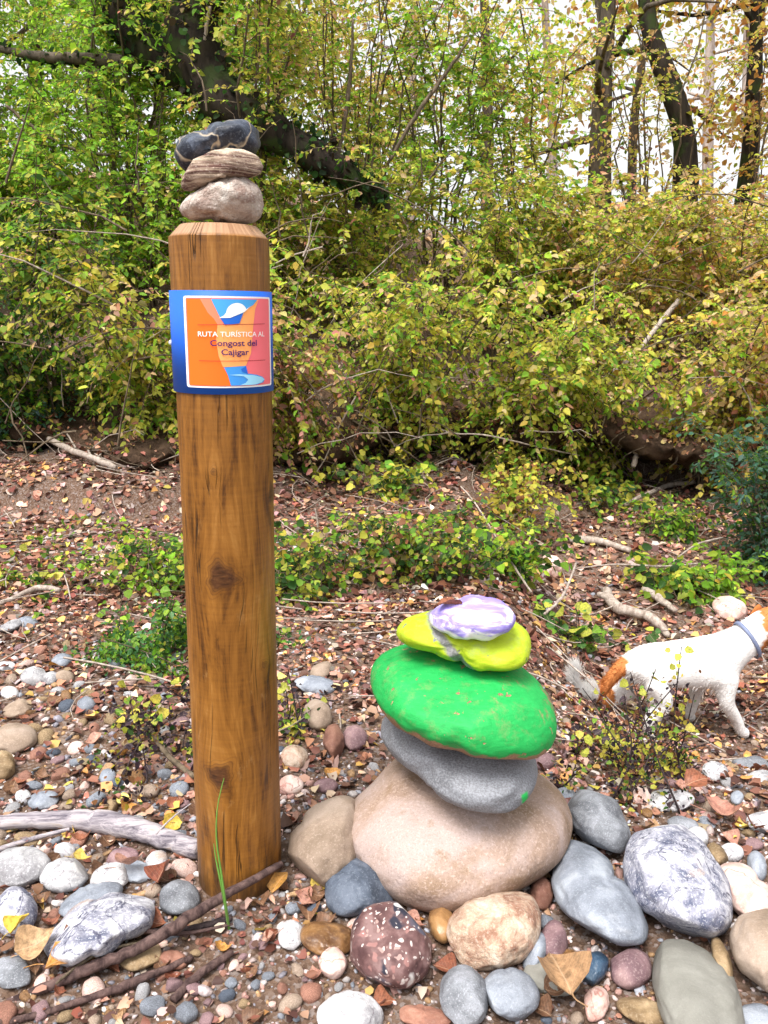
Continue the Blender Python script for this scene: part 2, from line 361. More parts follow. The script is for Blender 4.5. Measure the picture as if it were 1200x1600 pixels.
# ------------------------------------------------------------------ stones
_ico = {}
def ico(sub):
    if sub not in _ico:
        bm = bmesh.new(); bmesh.ops.create_icosphere(bm, subdivisions=sub, radius=1)
        bm.verts.ensure_lookup_table()
        _ico[sub] = (np.array([v.co[:] for v in bm.verts]), np.array([[v.index for v in f.verts] for f in bm.faces])); bm.free()
    return _ico[sub]
def fnoise(P, scale, seed, octv=3):
    out = np.zeros(len(P)); off = Vector((seed * 7.31, seed * 3.17, seed * 1.93)); a = 1.0; s = scale
    for o in range(octv):
        out += a * np.array([mnoise.noise(Vector(p) * s + off) for p in P]); a *= .5; s *= 2
    return out
def ell(cx, cy, a, b, ang=0, n=16):
    t = np.linspace(0, 2 * math.pi, n, endpoint=False); c, s = math.cos(R_(ang)), math.sin(R_(ang))
    x = a * np.cos(t); y = b * np.sin(t)
    return [(cx + p * c - q * s, cy + p * s + q * c) for p, q in zip(x, y)]
HEROES = []   # (x, y, radius) footprints
def stone(name, label, mat, outline, q=.6, embed=.3, yc=None, zc=None, sub=4, rough=.035, nscale=2.0, seed=1, group=None, cat='stone', box=.9, facets=4, parent=None):
    o = np.array(outline, float); ctr = (o.min(0) + o.max(0)) / 2
    r = ray(*ctr); S_px = (o[:, 1].max() - o[:, 1].min()) / 2
    sphi = -r[2] / 1.0; cphi = math.hypot(r[0], r[1])
    C = CAM + r * (yc / r[1]) if yc else hit(*ctr)
    for _ in range(6):
        dist = np.linalg.norm(C - CAM); Sm = S_px * (C - CAM).dot(FWD) / F * (dist / (C - CAM).dot(FWD)) ** 0
        dy = Sm / math.sqrt(sphi ** 2 + (q * cphi) ** 2); hz = q * dy
        if yc: break
        zt = zc if zc is not None else float(H(C[0], C[1])) + hz * (1 - 2 * embed)
        C = CAM + r * ((zt - CAM[2]) / r[2])
    v = r; up = np.array([0, 0, 1.0]); u = up - up.dot(v) * v; u /= np.linalg.norm(u); X = np.cross(v, u)
    pts = []
    for p in o:
        d = ray(*p); Pp = CAM + d * ((C - CAM).dot(v) / d.dot(v)) - C; pts.append((Pp.dot(X), Pp.dot(u)))
    pts = np.array(pts); th = np.arctan2(pts[:, 1], pts[:, 0]); rr = np.hypot(pts[:, 0], pts[:, 1])
    k_ = np.argsort(th); th, rr = th[k_], rr[k_]
    tg = np.linspace(-math.pi, math.pi, 180, endpoint=False)
    rg = np.interp(tg, np.concatenate([th - 2 * math.pi, th, th + 2 * math.pi]), np.concatenate([rr, rr, rr]))
    ker = np.exp(-np.linspace(-2, 2, 13) ** 2); ker /= ker.sum()
    rg = np.convolve(np.concatenate([rg[-6:], rg, rg[:6]]), ker, 'valid')
    S = (pts[:, 1].max() - pts[:, 1].min()) / 2
    den = S * S; kk = (dy * dy - hz * hz) * sphi * cphi / den; D = dy * hz / S
    Vv, Ff = ico(sub); a, b, c = Vv.T
    ang = np.arctan2(b, a); rho = np.hypot(a, b) ** box
    rad = np.interp(ang, np.concatenate([tg, [math.pi]]), np.concatenate([rg, rg[:1]])) * rho
    cc = np.sign(c) * np.abs(c) ** box * D
    P = (rad * np.cos(ang))[:, None] * X + (rad * np.sin(ang))[:, None] * (u + kk * v) + cc[:, None] * v
    sz = (S + abs(pts[:, 0]).max()) / 2
    nz = fnoise(Vv, nscale, seed, 5 if sub >= 4 else 4)
    rf = np.random.default_rng(seed)
    P = P + Vv[:, 0:1] * X * (nz * rough * sz)[:, None] + Vv[:, 1:2] * u * (nz * rough * sz)[:, None] + Vv[:, 2:3] * v * (nz * rough * 2.0 * sz)[:, None]
    for _ in range(facets):                      # worn facets: flatten caps of the pebble
        d = rf.normal(size=3); d /= np.linalg.norm(d); h = P @ d; lim = h.max() * rf.uniform(.74, .90)
        over = np.clip(h - lim, 0, None); P = P - d[None] * (over * rf.uniform(.55, .85))[:, None]
    me = mesh_np(name, P, Ff); ob = obj(name, me, MS[mat] if isinstance(mat, str) else mat, parent, tuple(C))
    if parent is None:
        tag(ob, label, cat, group)
    HEROES.append((C[0], C[1], max(abs(pts[:, 0]).max(), dy) * .9))
    return ob

# ------------------------------------------------------------------ tubes and leaves
def tube(pts, radii, sides=8, cap=True):
    pts = np.asarray(pts, float); n = len(pts); radii = np.broadcast_to(np.asarray(radii, float), (n,))
    T = np.gradient(pts, axis=0); T /= np.linalg.norm(T, axis=1)[:, None] + 1e-9
    ref = np.array([0.13, 0.31, 0.94]); A = np.cross(T, ref); bad = np.linalg.norm(A, axis=1) < .1
    A[bad] = np.cross(T[bad], [1, 0, 0]); A /= np.linalg.norm(A, axis=1)[:, None]; B = np.cross(T, A)
    t = np.linspace(0, 2 * math.pi, sides, endpoint=False)
    V = pts[:, None] + radii[:, None, None] * (np.cos(t)[None, :, None] * A[:, None] + np.sin(t)[None, :, None] * B[:, None])
    V = V.reshape(-1, 3); i = np.arange(n - 1)[:, None] * sides; j = np.arange(sides)[None]; j2 = (j + 1) % sides
    Fq = np.stack([i + j, i + j2, i + sides + j2, i + sides + j], -1).reshape(-1, 4)
    return V, Fq
def join(parts):
    Vs, Fs, off = [], [], 0
    for V, f in parts:
        Vs.append(V); Fs.append(f + off); off += len(V)
    return np.concatenate(Vs), np.concatenate(Fs)
def smooth_path(pts, n):
    pts = np.asarray(pts, float); k = len(pts); t = np.linspace(0, k - 1, n); i = np.clip(t.astype(int), 0, k - 2); f = (t - i)[:, None]
    p0 = pts[np.clip(i - 1, 0, k - 1)]; p1 = pts[i]; p2 = pts[i + 1]; p3 = pts[np.clip(i + 2, 0, k - 1)]
    return .5 * (2 * p1 + (p2 - p0) * f + (2 * p0 - 5 * p1 + 4 * p2 - p3) * f ** 2 + (3 * p1 - p0 - 3 * p2 + p3) * f ** 3)
def norm(a): return a / (np.linalg.norm(a, axis=-1, keepdims=True) + 1e-9)
LEAF6 = np.array([(0, 0, 0), (.30, .36, .10), (.68, .26, .07), (1, 0, -.08), (.68, -.26, .07), (.30, -.36, .10)], float)
LEAF_OVAL = np.array([(0, 0, 0), (.28, .24, .05), (.70, .22, .04), (1, 0, -.05), (.70, -.22, .04), (.28, -.24, .05)], float)
LEAF_ROUND = np.array([(0, 0, 0), (.22, .46, .10), (.66, .40, .08), (1, 0, -.06), (.66, -.40, .08), (.22, -.46, .10)], float)
def leaves(pos, axis, nrm, size, col, shape=LEAF6, curl=0.0):
    N = len(pos); axis = norm(axis); side = norm(np.cross(nrm, axis)); nn = np.cross(axis, side)
    sh = np.repeat(shape[None], N, 0); sh[:, :, 1] *= RNG.uniform(.55, 1.12, (N, 1)); sh[:, 1:3, 0] += RNG.normal(size=(N, 2)) * .05
    if curl: sh[:, :, 2] *= (1 + curl * RNG.normal(size=(N, 1))); sh[:, 3, 2] += curl * .12 * RNG.normal(size=N)
    V = pos[:, None] + size[:, None, None] * (sh[:, :, 0:1] * axis[:, None] + sh[:, :, 1:2] * side[:, None] + sh[:, :, 2:3] * nn[:, None])
    b = np.arange(N)[:, None] * 6
    Fq = np.concatenate([b + np.array([[0, 5, 4, 3]]), b + np.array([[0, 3, 2, 1]])], 0)
    return V.reshape(-1, 3), Fq, np.repeat(col, 6, 0)
def palette(N, pal, jitter=.22):
    w = np.array([p[1] for p in pal], float); w /= w.sum(); c = np.array([p[0] for p in pal])[RNG.choice(len(pal), N, p=w)]
    return np.clip(c * np.exp(jitter * RNG.normal(size=(N, 1))) * (1 + .08 * RNG.normal(size=(N, 3))), .003, .85)
YG = G(.46,.48,.065); YEL = G(.66,.56,.09); GRN = G(.17,.34,.03); DGR = G(.045,.11,.022); PEA = G(.70,.50,.25); PNK = G(.58,.27,.20)
ORA = G(.55,.27,.06); LIM = G(.33,.54,.04); BRN = G(.24,.11,.05); BLU = G(.07,.16,.11)
P_YG = [(YG, 6), (YEL, 2), (GRN, 2.5), (PEA, 1.6), (LIM, 1.5), (PNK, .25)]
P_GREEN = [(LIM, 5), (GRN, 5), (YG, 2), (YEL, .6)]
P_DARK = [(GRN, 3), (DGR, 4), (YG, 2.5), (YEL, .5)]
P_PEACH = [(YG, 4), (PEA, 4), (YEL, 2.5), (ORA, .8), (GRN, 1), (PNK, .6)]
P_PINK = [(YG, 4), (PEA, 2), (PNK, 2), (GRN, 2)]
P_ORANGE = [(ORA, 4), (YEL, 3), (PEA, 3), (YG, 2), (BRN, 1)]
P_BLUE = [(BLU, 6), (DGR, 2), (GRN, 1)]

def shrub(name, label, cat, base, height, spread, nstem, ntwig, pal, leaf=.05, lean=(0, -.3), group=None, twig=.4, step=.035, shape=LEAF6, face=.6, tmin=.2, stem_r=.009, bark=None, drop=.35, lmat=None, flat=1.0):
    root = empty(name, tuple(base)); tag(root, label, cat, group)
    tubes = []; pos = []; ax = []
    K = 9; tt = np.linspace(0, 1, K)
    stems = []
    for i in range(nstem):
        a = RNG.uniform(0, 2 * math.pi); rr = spread * RNG.uniform(.35, 1.0)
        dv = np.array([math.cos(a) * rr + lean[0] * height, math.sin(a) * rr * .8 + lean[1] * height, 0]); hh = height * RNG.uniform(.65, 1.05)
        st0 = np.array([RNG.normal() * .05, RNG.normal() * .05, -.03])
        P = st0 + dv[None] * (tt ** 1.35)[:, None] + np.stack([0 * tt, 0 * tt, hh * (1.25 * tt - .25 * tt ** 3)], 1) * flat
        P[1:] += np.cumsum(RNG.normal(size=(K - 1, 3)) * .018 * height, 0)
        stems.append(P); tubes.append(tube(P, stem_r * (1 - .8 * tt) * RNG.uniform(.7, 1.2), 5))
    L = max(3, int(twig / step))
    for j in range(ntwig):
        P = stems[RNG.integers(nstem)]; t = RNG.uniform(tmin, 1.0) * (K - 1); i = min(int(t), K - 2); p0 = P[i] + (P[i + 1] - P[i]) * (t - i)
        d = norm(np.array([RNG.normal(), RNG.normal() - .35, RNG.normal() * .45 + .25])); ln = twig * RNG.uniform(.4, 1.15)
        s = np.linspace(0, 1, 5)[:, None]
        Q = p0 + d * ln * s + np.array([0, 0, -drop * ln]) * s ** 2 + np.cumsum(RNG.normal(size=(5, 3)) * .02 * ln, 0) * s
        tubes.append(tube(Q, np.linspace(.0028, .001, 5) * (stem_r / .009) ** .5, 3))
        m = max(2, int(L * ln / twig)); si = np.linspace(.12, 1, m); idx = np.clip((si * 4).astype(int), 0, 3); f = (si * 4 - idx)[:, None]
        q = Q[idx] * (1 - f) + Q[idx + 1] * f; tg = norm(Q[idx + 1] - Q[idx]); sd_ = norm(np.cross(tg, [0, 0, 1.0]))
        sg = np.where(np.arange(m) % 2 == 0, 1, -1)[:, None]
        for rep in (1, -1):
            keep = RNG.random(m) < .8
            pos.append((q + RNG.normal(size=(m, 3)) * .006)[keep]); ax.append((tg * .7 + sg * rep * sd_ * .9 + np.array([0, 0, -.35]) + RNG.normal(size=(m, 3)) * .3)[keep])
    pos = np.concatenate(pos); ax = np.concatenate(ax); N = len(pos)
    nr = np.array([0, -face, .75]) + RNG.normal(size=(N, 3)) * .42
    sz = leaf * np.clip(np.exp(.36 * RNG.normal(size=N)), .35, 1.7) * .92
    V, Fq = join(tubes); obj('branches', mesh_np('branches', V, Fq), bark or M_TWIG, root)
    V, Fq, C = leaves(pos, ax, nr, sz, palette(N, pal), shape, .5)
    o = obj('foliage', mesh_np('foliage', V, Fq, C, smooth=False), lmat or M_LEAF, root); o['kind'] = 'stuff'
    return root
bank_lip()
# ------------------------------------------------------------------ wooden post with its sign
PR = 0.072; PY = 1.267
p_top = aty(343, 372, PY); p_bot = aty(376, 1395, PY)
PX = (p_top[0] + p_bot[0]) / 2; PTOP = float(aty(346, 348, PY - .05)[2])
BETA = math.atan2(-PX, PY)
post = empty('wooden_post', (PX, PY, 0))
tag(post, 'brown treated round wooden waymarker post with knots and a blue sign', 'post')
def wood_mat():
    n = NT('stained_pine'); a = n.n('Attribute'); a.attribute_name = 'grain'; g = n.sep(a.outputs['Vector'])
    u, z, k = g[0], g[1], g[2]
    vec = n.comb(n.math('MULTIPLY', u, 26.0), n.math('MULTIPLY', z, 2.0), 0.0)
    k1 = n.noise(vec, 2.0, 3, .5, .35)
    bands = n.math('SINE', n.math('MULTIPLY', k1, 26.0))
    fine = n.noise(n.comb(n.math('MULTIPLY', u, 150.0), n.math('MULTIPLY', z, 7.0), 0.0), 1.5, 5, .65)
    blot = n.noise(n.comb(n.math('MULTIPLY', u, 24.0), n.math('MULTIPLY', z, 4.2), 3.0), 1.1, 6, .68, 1.1)
    saw = n.noise(n.comb(n.math('MULTIPLY', u, 14.0), n.math('MULTIPLY', z, 190.0), 7.0), 1.0, 2, .5)
    f = n.math('ADD', n.math('MULTIPLY', bands, .045), n.math('MULTIPLY', fine, .24)); f = n.math('ADD', f, n.math('MULTIPLY', blot, .82))
    f = n.math('ADD', f, n.math('MULTIPLY', saw, .12))
    c = n.ramp(f, [(.36, G(.028,.010,.003)), (.455, G(.085,.034,.006)), (.54, G(.165,.072,.012)), (.67, G(.235,.108,.021)), (.82, G(.33,.18,.055))])
    worn = n.ramp(n.noise(n.comb(n.math('MULTIPLY', u, 30.0), n.math('MULTIPLY', z, 14.0), 11.0), 1.0, 5, .7), [(.62, 0), (.72, 1)])
    low = n.ramp(z, [(.15, .75), (.62, .35), (.8, .0)])
    c = n.mix(n.math('MULTIPLY', n.math('MULTIPLY', worn, low), .75), c, G(.40,.27,.14))
    c = n.mix(n.ramp(n.math('ADD', k, n.math('MULTIPLY', n.math('SUBTRACT', fine, .5), .5)), [(.30, 0), (.62, .92)]), c, n.ramp(n.noise(n.comb(n.math('MULTIPLY', u, 400.0), n.math('MULTIPLY', z, 400.0), 0.0), .6, 4), [(.35, G(.02,.007,.003)), (.65, G(.10,.045,.02))]))
    rings = n.math('MULTIPLY', n.ramp(n.math('SINE', n.math('MULTIPLY', k, 42.0)), [(.3, 0), (.9, .5)]), n.ramp(k, [(.1, 0), (.3, 1)]))
    c = n.mix(rings, c, G(.06,.022,.008))
    crk = n.noise(n.comb(n.math('MULTIPLY', u, 46.0), n.math('MULTIPLY', z, 1.5), 21.0), 1.0, 3, .55, .25)
    crack = n.math('MULTIPLY', n.ramp(n.math('ABSOLUTE', n.math('SUBTRACT', crk, .5)), [(.0, 1), (.010, 0)]), n.ramp(n.noise(n.comb(n.math('MULTIPLY', u, 20.0), n.math('MULTIPLY', z, 4.0), 31.0), 1.0, 2), [(.55, 0), (.62, 1)]))
    c = n.mix(n.math('MULTIPLY', crack, .8), c, G(.014,.006,.003))
    soil = n.ramp(n.math('ADD', z, n.math('MULTIPLY', n.math('SUBTRACT', blot, .5), .22)), [(.02, .85), (.085, 0)]); c = n.mix(soil, c, G(.05,.03,.018))
    c = n.mix(1.0, c, G(1.10,.98,.78), 'MULTIPLY')
    endg = n.ramp(n.math('SUBTRACT', z, PTOP - .0177), [(.0, 0), (.0008, 1)]); c = n.mix(endg, c, n.ramp(fine, [(.3, G(.22,.11,.055)), (.65, G(.40,.24,.14))]))
    b = n.bump(fine, .25, .002); b = n.bump(n.math('ADD', bands, n.math('MULTIPLY', saw, 1.5)), .12, .002, b)
    b = n.bump(crack, .9, -.004, b)
    return n.fin(c, .42, b, .4)
M_WOOD = wood_mat()
NS, NR = 112, 260
zz = np.concatenate([np.linspace(-.2, PTOP - .0185, NR), [PTOP - .018, PTOP - .0173, PTOP - .0168, PTOP - .0006, PTOP, PTOP + .0003, PTOP + .0005]])
rr = np.concatenate([np.full(NR, PR), [PR, PR - .0004, PR - .0012, PR - .0165, PR - .0175, PR - .035, .0005]])
tt = np.linspace(-math.pi, math.pi, NS, endpoint=False)
rad = rr[:, None] * (1 + .010 * np.sin(2 * tt[None] + 3 * zz[:, None]) + .006 * np.sin(5 * tt[None] + 7 * zz[:, None]))
KN = [(-11.4, .583, .017, .9), (-23, .245, .019, .8), (-15, .746, .006, .5), (42, .43, .007, .45), (70, .70, .012, .9)]
U0 = np.broadcast_to(tt[None] * PR, rad.shape).copy(); W0 = np.broadcast_to(zz[:, None], rad.shape).copy(); KM = np.zeros_like(U0); gu = U0.copy()
for a_, kz, s_, st in KN:
    du = U0 - R_(a_) * PR; dz = W0 - kz; d2 = (du / s_) ** 2 + (dz / (s_ * 1.05)) ** 2
    d2 = d2 * (1 + .35 * np.sin(3 * np.arctan2(dz, du) + 9 * kz) + .18 * np.sin(7 * np.arctan2(dz, du) + 5 * a_))
    KM = np.maximum(KM, st * np.exp(-d2 * .55)); gu = gu - du * .85 * np.exp(-(du / (s_ * 2.2)) ** 2 - (dz / (s_ * 4.5)) ** 2)
    bulge = np.exp(-d2 * .5); rad = rad * (1 + .01 * bulge)
ang = tt + BETA
V = np.stack([rad * np.sin(ang)[None], -rad * np.cos(ang)[None], W0], -1).reshape(-1, 3)
i = (np.arange(len(zz) - 1)[:, None] * NS); j = np.arange(NS)[None]; j2 = (j + 1) % NS
Fq = np.stack([i + j, i + j2, i + NS + j2, i + NS + j], -1).reshape(-1, 4)
obj('shaft', mesh_np('shaft', V, Fq, extra={'grain': np.stack([gu.ravel(), W0.ravel(), KM.ravel()], 1)}), M_WOOD, post)

# sign: drawn in the plane (s along the arc, t up), then bent round the post
SR = PR + .0028
ZT = float(aty(346, 464, PY - .074)[2]); ZB = float(aty(352, 605, PY - .074)[2]); ZC = (ZT + ZB) / 2
def sv(X, Y):
    """layout units of the sign print -> (arc length, height)"""
    a_ = math.asin(max(-.999, min(.999, (X - 537) / 551)))
    yt = 97 + max(0, X - 600) / 445 * 46
    return a_ * SR, ZB + (ZT - ZB) * (1088 - Y) / (1088 - yt)
def bend(bm, name, mat, layer, parent, thick=0):
    ss = [v.co.x for v in bm.verts]; lo, hi = min(ss), max(ss); stp = .0035; k = math.floor(lo / stp) + 1
    while k * stp < hi - 1e-6:
        g = bm.verts[:] + bm.edges[:] + bm.faces[:]
        bmesh.ops.bisect_plane(bm, geom=g, plane_co=(k * stp, 0, 0), plane_no=(1, 0, 0)); k += 1
    Rl = SR + layer * .00035
    for v in bm.verts:
        a_ = v.co.x / SR + BETA; t = v.co.y
        v.co = Vector((Rl * math.sin(a_), -Rl * math.cos(a_), t))
    bmesh.ops.triangulate(bm, faces=bm.faces[:])
    me = bpy.data.meshes.new(name); bm.to_mesh(me); bm.free()
    for p in me.polygons: p.use_smooth = False
    return obj(name, me, mat, parent)
def poly(pts, name, mat, layer, parent, raw=False):
    bm = bmesh.new(); vs_ = [bm.verts.new((*(p if raw else sv(*p)), 0)) for p in pts]
    f = bm.faces.new(vs_); bmesh.ops.triangulate(bm, faces=[f])
    return bend(bm, name, mat, layer, parent)
def sgn(c, r=.55): return plain('sign_%03d_%03d_%03d' % c, lin(*c), r)
C_BLUE = sgn((22, 92, 200)); C_WHITE = sgn((240, 240, 240)); C_ORANGE = sgn((243, 108, 22)); C_PINK = sgn((240, 112, 122)); C_SALMON = sgn((248, 132, 100))
C_SKY = sgn((70, 160, 225)); C_DEEP = sgn((26, 100, 205)); C_PEACH = sgn((250, 165, 95)); C_WATER = sgn((60, 145, 225)); C_PALE = sgn((150, 210, 240)); C_LINE = sgn((150, 40, 40)); C_TEXT = sgn((62, 12, 95))
# plate: a bent sheet with real thickness
T1, T2 = ZT + .0088, ZB - .0105
pl = []
na = 60; aa = np.linspace(R_(-104), R_(128), na) + BETA
for rI, z in ((SR - .003, T2), (SR, T2), (SR, T1), (SR - .003, T1)):
    pl.append(np.stack([rI * np.sin(aa), -rI * np.cos(aa), np.full(na, z)], 1))
V = np.concatenate(pl); fq = []
for k in range(4):
    a0, b0 = k * na, ((k + 1) % 4) * na
    fq += [[a0 + q, a0 + q + 1, b0 + q + 1, b0 + q] for q in range(na - 1)]
fq += [[0, na, 2 * na, 3 * na], [na - 1, 4 * na - 1, 3 * na - 1, 2 * na - 1]]
sign = obj('sign_plate', mesh_np('sign_plate', V, np.array(fq), smooth=False), C_BLUE, post); sign['label'] = 'bright blue curved sign plate with a canyon picture'
def rrect(x0, y0, x1, y1, r, n=6):
    out = []
    for cx, cy_, a0 in ((x1 - r, y0 + r, -90), (x1 - r, y1 - r, 0), (x0 + r, y1 - r, 90), (x0 + r, y0 + r, 180)):
        out += [(cx + r * math.cos(R_(a0 + 90 * q / n)), cy_ + r * math.sin(R_(a0 + 90 * q / n))) for q in range(n + 1)]
    return out
def frame_pts(x0, y0, x1, y1, r):
    a_, b_ = sv(x0, 600)[0], sv(x1, 600)[0]
    return rrect(a_, y0, b_, y1, r)
poly(frame_pts(152, ZB - .0012, 1050, ZT + .0012, .004), 'white_border', C_WHITE, 1, sign, True)
poly(frame_pts(176, ZB + .0012, 1034, ZT - .0012, .003), 'picture_ground', C_PINK, 2, sign, True)
cl = lambda pts: [(x, max(118 + max(0, x - 600) / 445 * 46, min(1072, y))) for x, y in pts]
poly(cl([(325,90),(360,190),(400,270),(455,330),(490,390),(470,560),(490,740),(530,860),(580,960),(605,1085),(186,1085),(186,90)]), 'orange_cliff', C_ORANGE, 3, sign)
poly(cl([(325,90),(435,90),(460,180),(512,300),(562,400),(490,392),(455,330),(400,270),(360,190)]), 'salmon_cliff_edge', C_SALMON, 3, sign)
poly(cl([(908,130),(865,200),(790,240),(750,290),(710,390),(565,402),(492,392),(472,560),(492,740),(530,858),(545,862),(768,856),(825,720),(855,430),(880,250),(918,130)]), 'peach_cliff', C_PEACH, 3, sign)
poly(cl([(435,90),(905,130),(862,200),(790,240),(750,290),(710,390),(565,400),(512,300),(460,180)]), 'sky_patch', C_SKY, 4, sign)
poly([(520,325),(620,320),(752,285),(712,388),(567,398)], 'far_water', C_DEEP, 5, sign)
dome = [(685 + 102 * math.cos(R_(t)), 268 - 100 * math.sin(R_(t))) for t in range(15, 176, 8)]
poly([(826,214),(768,268),(620,322),(508,324),(560,295)] + dome[::-1], 'white_sun', C_WHITE, 6, sign)
poly(cl([(545,866),(768,856),(785,942),(880,962),(940,990),(965,1020),(950,1050),(880,1075),(608,1084),(580,955)]), 'river', C_WATER, 4, sign)
poly([(590,950),(700,945),(850,965),(935,995),(960,1022),(930,1050),(860,1068),(780,1070),(700,1068),(760,1045),(785,1010),(740,970),(660,960)], 'river_bend', C_PALE, 5, sign)
poly([(715,890),(768,858),(785,942),(728,918)], 'river_shadow', C_DEEP, 5, sign)
for yl in (402, 796):
    poly([(296, yl - 4), (970, yl + 8), (970, yl + 14), (296, yl + 2)], 'rule_line', C_LINE, 7, sign)
def text(s, x0, x1, ybase, cap, mat, bold, name):
    cu = bpy.data.curves.new(name, 'FONT'); cu.body = s; cu.size = 1.0; cu.resolution_u = 3; cu.offset = bold
    to = bpy.data.objects.new(name, cu); COL.objects.link(to)
    dg = bpy.context.evaluated_depsgraph_get(); dg.update()
    me = bpy.data.meshes.new_from_object(to.evaluated_get(dg)); bpy.data.objects.remove(to)
    co = np.array([v.co[:] for v in me.vertices]); lo, hi = co.min(0), co.max(0)
    s0, t0 = sv(x0, ybase); s1, _ = sv(x1, ybase); hm = (ZT - ZB) / 985 * cap
    capu = .73
    bm = bmesh.new(); bm.from_mesh(me)
    for v in bm.verts:
        v.co = Vector((s0 + (v.co.x - lo[0]) / (hi[0] - lo[0]) * (s1 - s0), t0 + v.co.y / capu * hm, 0))
    bpy.data.meshes.remove(me)
    bmesh.ops.remove_doubles(bm, verts=bm.verts[:], dist=1e-6)
    return bend(bm, name, mat, 8, sign)
text('RUTA TURÍSTICA AL', 297, 962, 526, 56, C_WHITE, .004, 'lettering')
text('Congost del', 414, 880, 628, 66, C_TEXT, .015, 'lettering')
text('Cajigar', 520, 798, 728, 66, C_TEXT, .015, 'lettering')
# fixing screw at the plate's left edge
bm = bmesh.new(); bmesh.ops.create_uvsphere(bm, u_segments=12, v_segments=8, radius=.004)
me = bpy.data.meshes.new('screw'); bm.to_mesh(me); bm.free(); a_ = R_(-86) + BETA
obj('screw', me, plain('zinc', (.6, .6, .6), .3), sign, ((SR) * math.sin(a_), -SR * math.cos(a_), ZC - .003))

# ------------------------------------------------------------------ stones on the post
stone('stone', 'pinkish white pitted stone resting directly on the post top', 'post_pink',
      [(281,330),(287,315),(310,298),(335,282),(360,276),(385,280),(403,297),(411,318),(405,340),(392,349),(365,348),(330,341),(295,343)], .62, yc=PY + .005, seed=3, nscale=2.6, rough=.11, group='stones stacked on the post')
stone('stone', 'reddish cream striped stone, second up on the post', 'stripe',
      [(281,290),(284,275),(300,255),(320,240),(350,235),(385,237),(405,245),(413,258),(410,272),(390,276),(360,278),(335,284),(310,297),(290,302)], .5, yc=PY + .012, seed=4, rough=.12, nscale=2.4, group='stones stacked on the post')
stone('stone', 'blackish blue saddle-shaped stone with pale veins, topmost on the post', 'black_vein',
      [(271,238),(276,219),(294,208),(314,208),(333,197),(355,189),(381,189),(398,204),(403,228),(397,248),(360,250),(325,248),(307,266),(286,275),(275,257)], .62, yc=PY + .045, seed=5, rough=.14, nscale=2.2, group='stones stacked on the post')

# ------------------------------------------------------------------ painted cairn
def m_green(n, v):
    s = n.sep(v); nz = n.math('MULTIPLY', n.math('SUBTRACT', n.noise(v, 26, 4), .5), .05)
    f = n.math('ADD', n.math('ADD', s[2], n.math('MULTIPLY', s[0], .15)), nz)
    top = n.ramp(n.math('ADD', f, .5), [(.488, 0), (.492, 1)])
    scuff = n.ramp(n.noise(v, 9, 5, .65), [(.63, 1), (.68, .15)])
    return n.math('MULTIPLY', top, scuff)
def m_yel(n, v):
    s = n.sep(v); nz = n.math('MULTIPLY', n.math('SUBTRACT', n.noise(v, 40, 4), .5), .03)
    f = n.math('ABSOLUTE', n.math('ADD', n.math('ADD', n.math('ADD', s[0], .018), n.math('MULTIPLY', s[2], .9)), nz))
    return n.ramp(f, [(.009, 0), (.014, 1)])
def m_pur(n, v):
    s = n.sep(v); nz = n.math('MULTIPLY', n.math('SUBTRACT', n.noise(v, 30, 4), .5), .03)
    return n.ramp(n.math('ADD', n.math('ADD', s[2], nz), .5), [(.492, 0), (.5, 1)])
MS['p_green'] = painted('green_painted_stone', G(.008,.37,.072), G(.30,.17,.10), m_green)
MS['p_yel'] = painted('lime_painted_stone', G(.44,.57,.015), G(.22,.22,.22), m_yel)
def purple_mat():
    n = NT('lavender_painted_stone'); v = n.ocoord(False)
    mp = n.n('Mapping'); n.l(v, mp.inputs[0]); mp.inputs['Scale'].default_value = (5, 14, 26); mp.inputs['Rotation'].default_value = (0, R_(22), 0)
    st = n.ramp(n.noise(mp.outputs[0], 2.2, 5, .6, 1.4), [(.42, G(.27,.21,.66)), (.52, G(.42,.36,.74)), (.57, G(.74,.71,.80)), (.66, G(.80,.79,.82))])
    s = n.sep(v); nz = n.math('MULTIPLY', n.math('SUBTRACT', n.noise(v, 45, 4), .5), .03); f = n.math('ADD', n.math('ADD', s[2], nz), .5)
    c = n.mix(n.ramp(f, [(.482, 1), (.490, 0)]), st, G(.74,.72,.70))
    c = n.mix(n.ramp(f, [(.468, 1), (.474, 0)]), c, G(.62,.64,.05))
    return n.fin(c, .5, n.bump(n.noise(v, 90, 4), .4, .003), .4)
MS['p_pur'] = purple_mat()
def slab_mat():
    n = NT('grey_granite_with_green_dab'); v = n.ocoord(False); s = n.sep(v)
    c = n.ramp(n.noise(v, 12, 5), [(.3, G(.14,.145,.16)), (.6, G(.22,.23,.255))])
    c = n.mix(n.math('MULTIPLY', n.ramp(n.noise(v, 330, 2), [(.5, 0), (.62, 1)]), .32), c, G(.40,.41,.46))
    c = n.mix(n.math('MULTIPLY', n.ramp(n.noise(v, 330, 2), [(.38, 1), (.45, 0)]), .35), c, G(.06,.06,.07))
    fx = n.math('ABSOLUTE', n.math('ADD', n.math('SUBTRACT', s[0], .098), n.math('MULTIPLY', s[2], .18)))
    m = n.ramp(fx, [(.0045, 1), (.0060, 0)]); mz = n.ramp(n.math('ADD', s[2], .5), [(.462, 0), (.465, 1), (.508, 1), (.511, 0)])
    c = n.mix(n.math('MULTIPLY', m, mz), c, G(.012,.46,.085))
    return n.fin(c, .7, n.bump(n.noise(v, 140, 4), .35, .002), .35)
MS['slab'] = slab_mat()
GC = 'stones of the painted cairn'
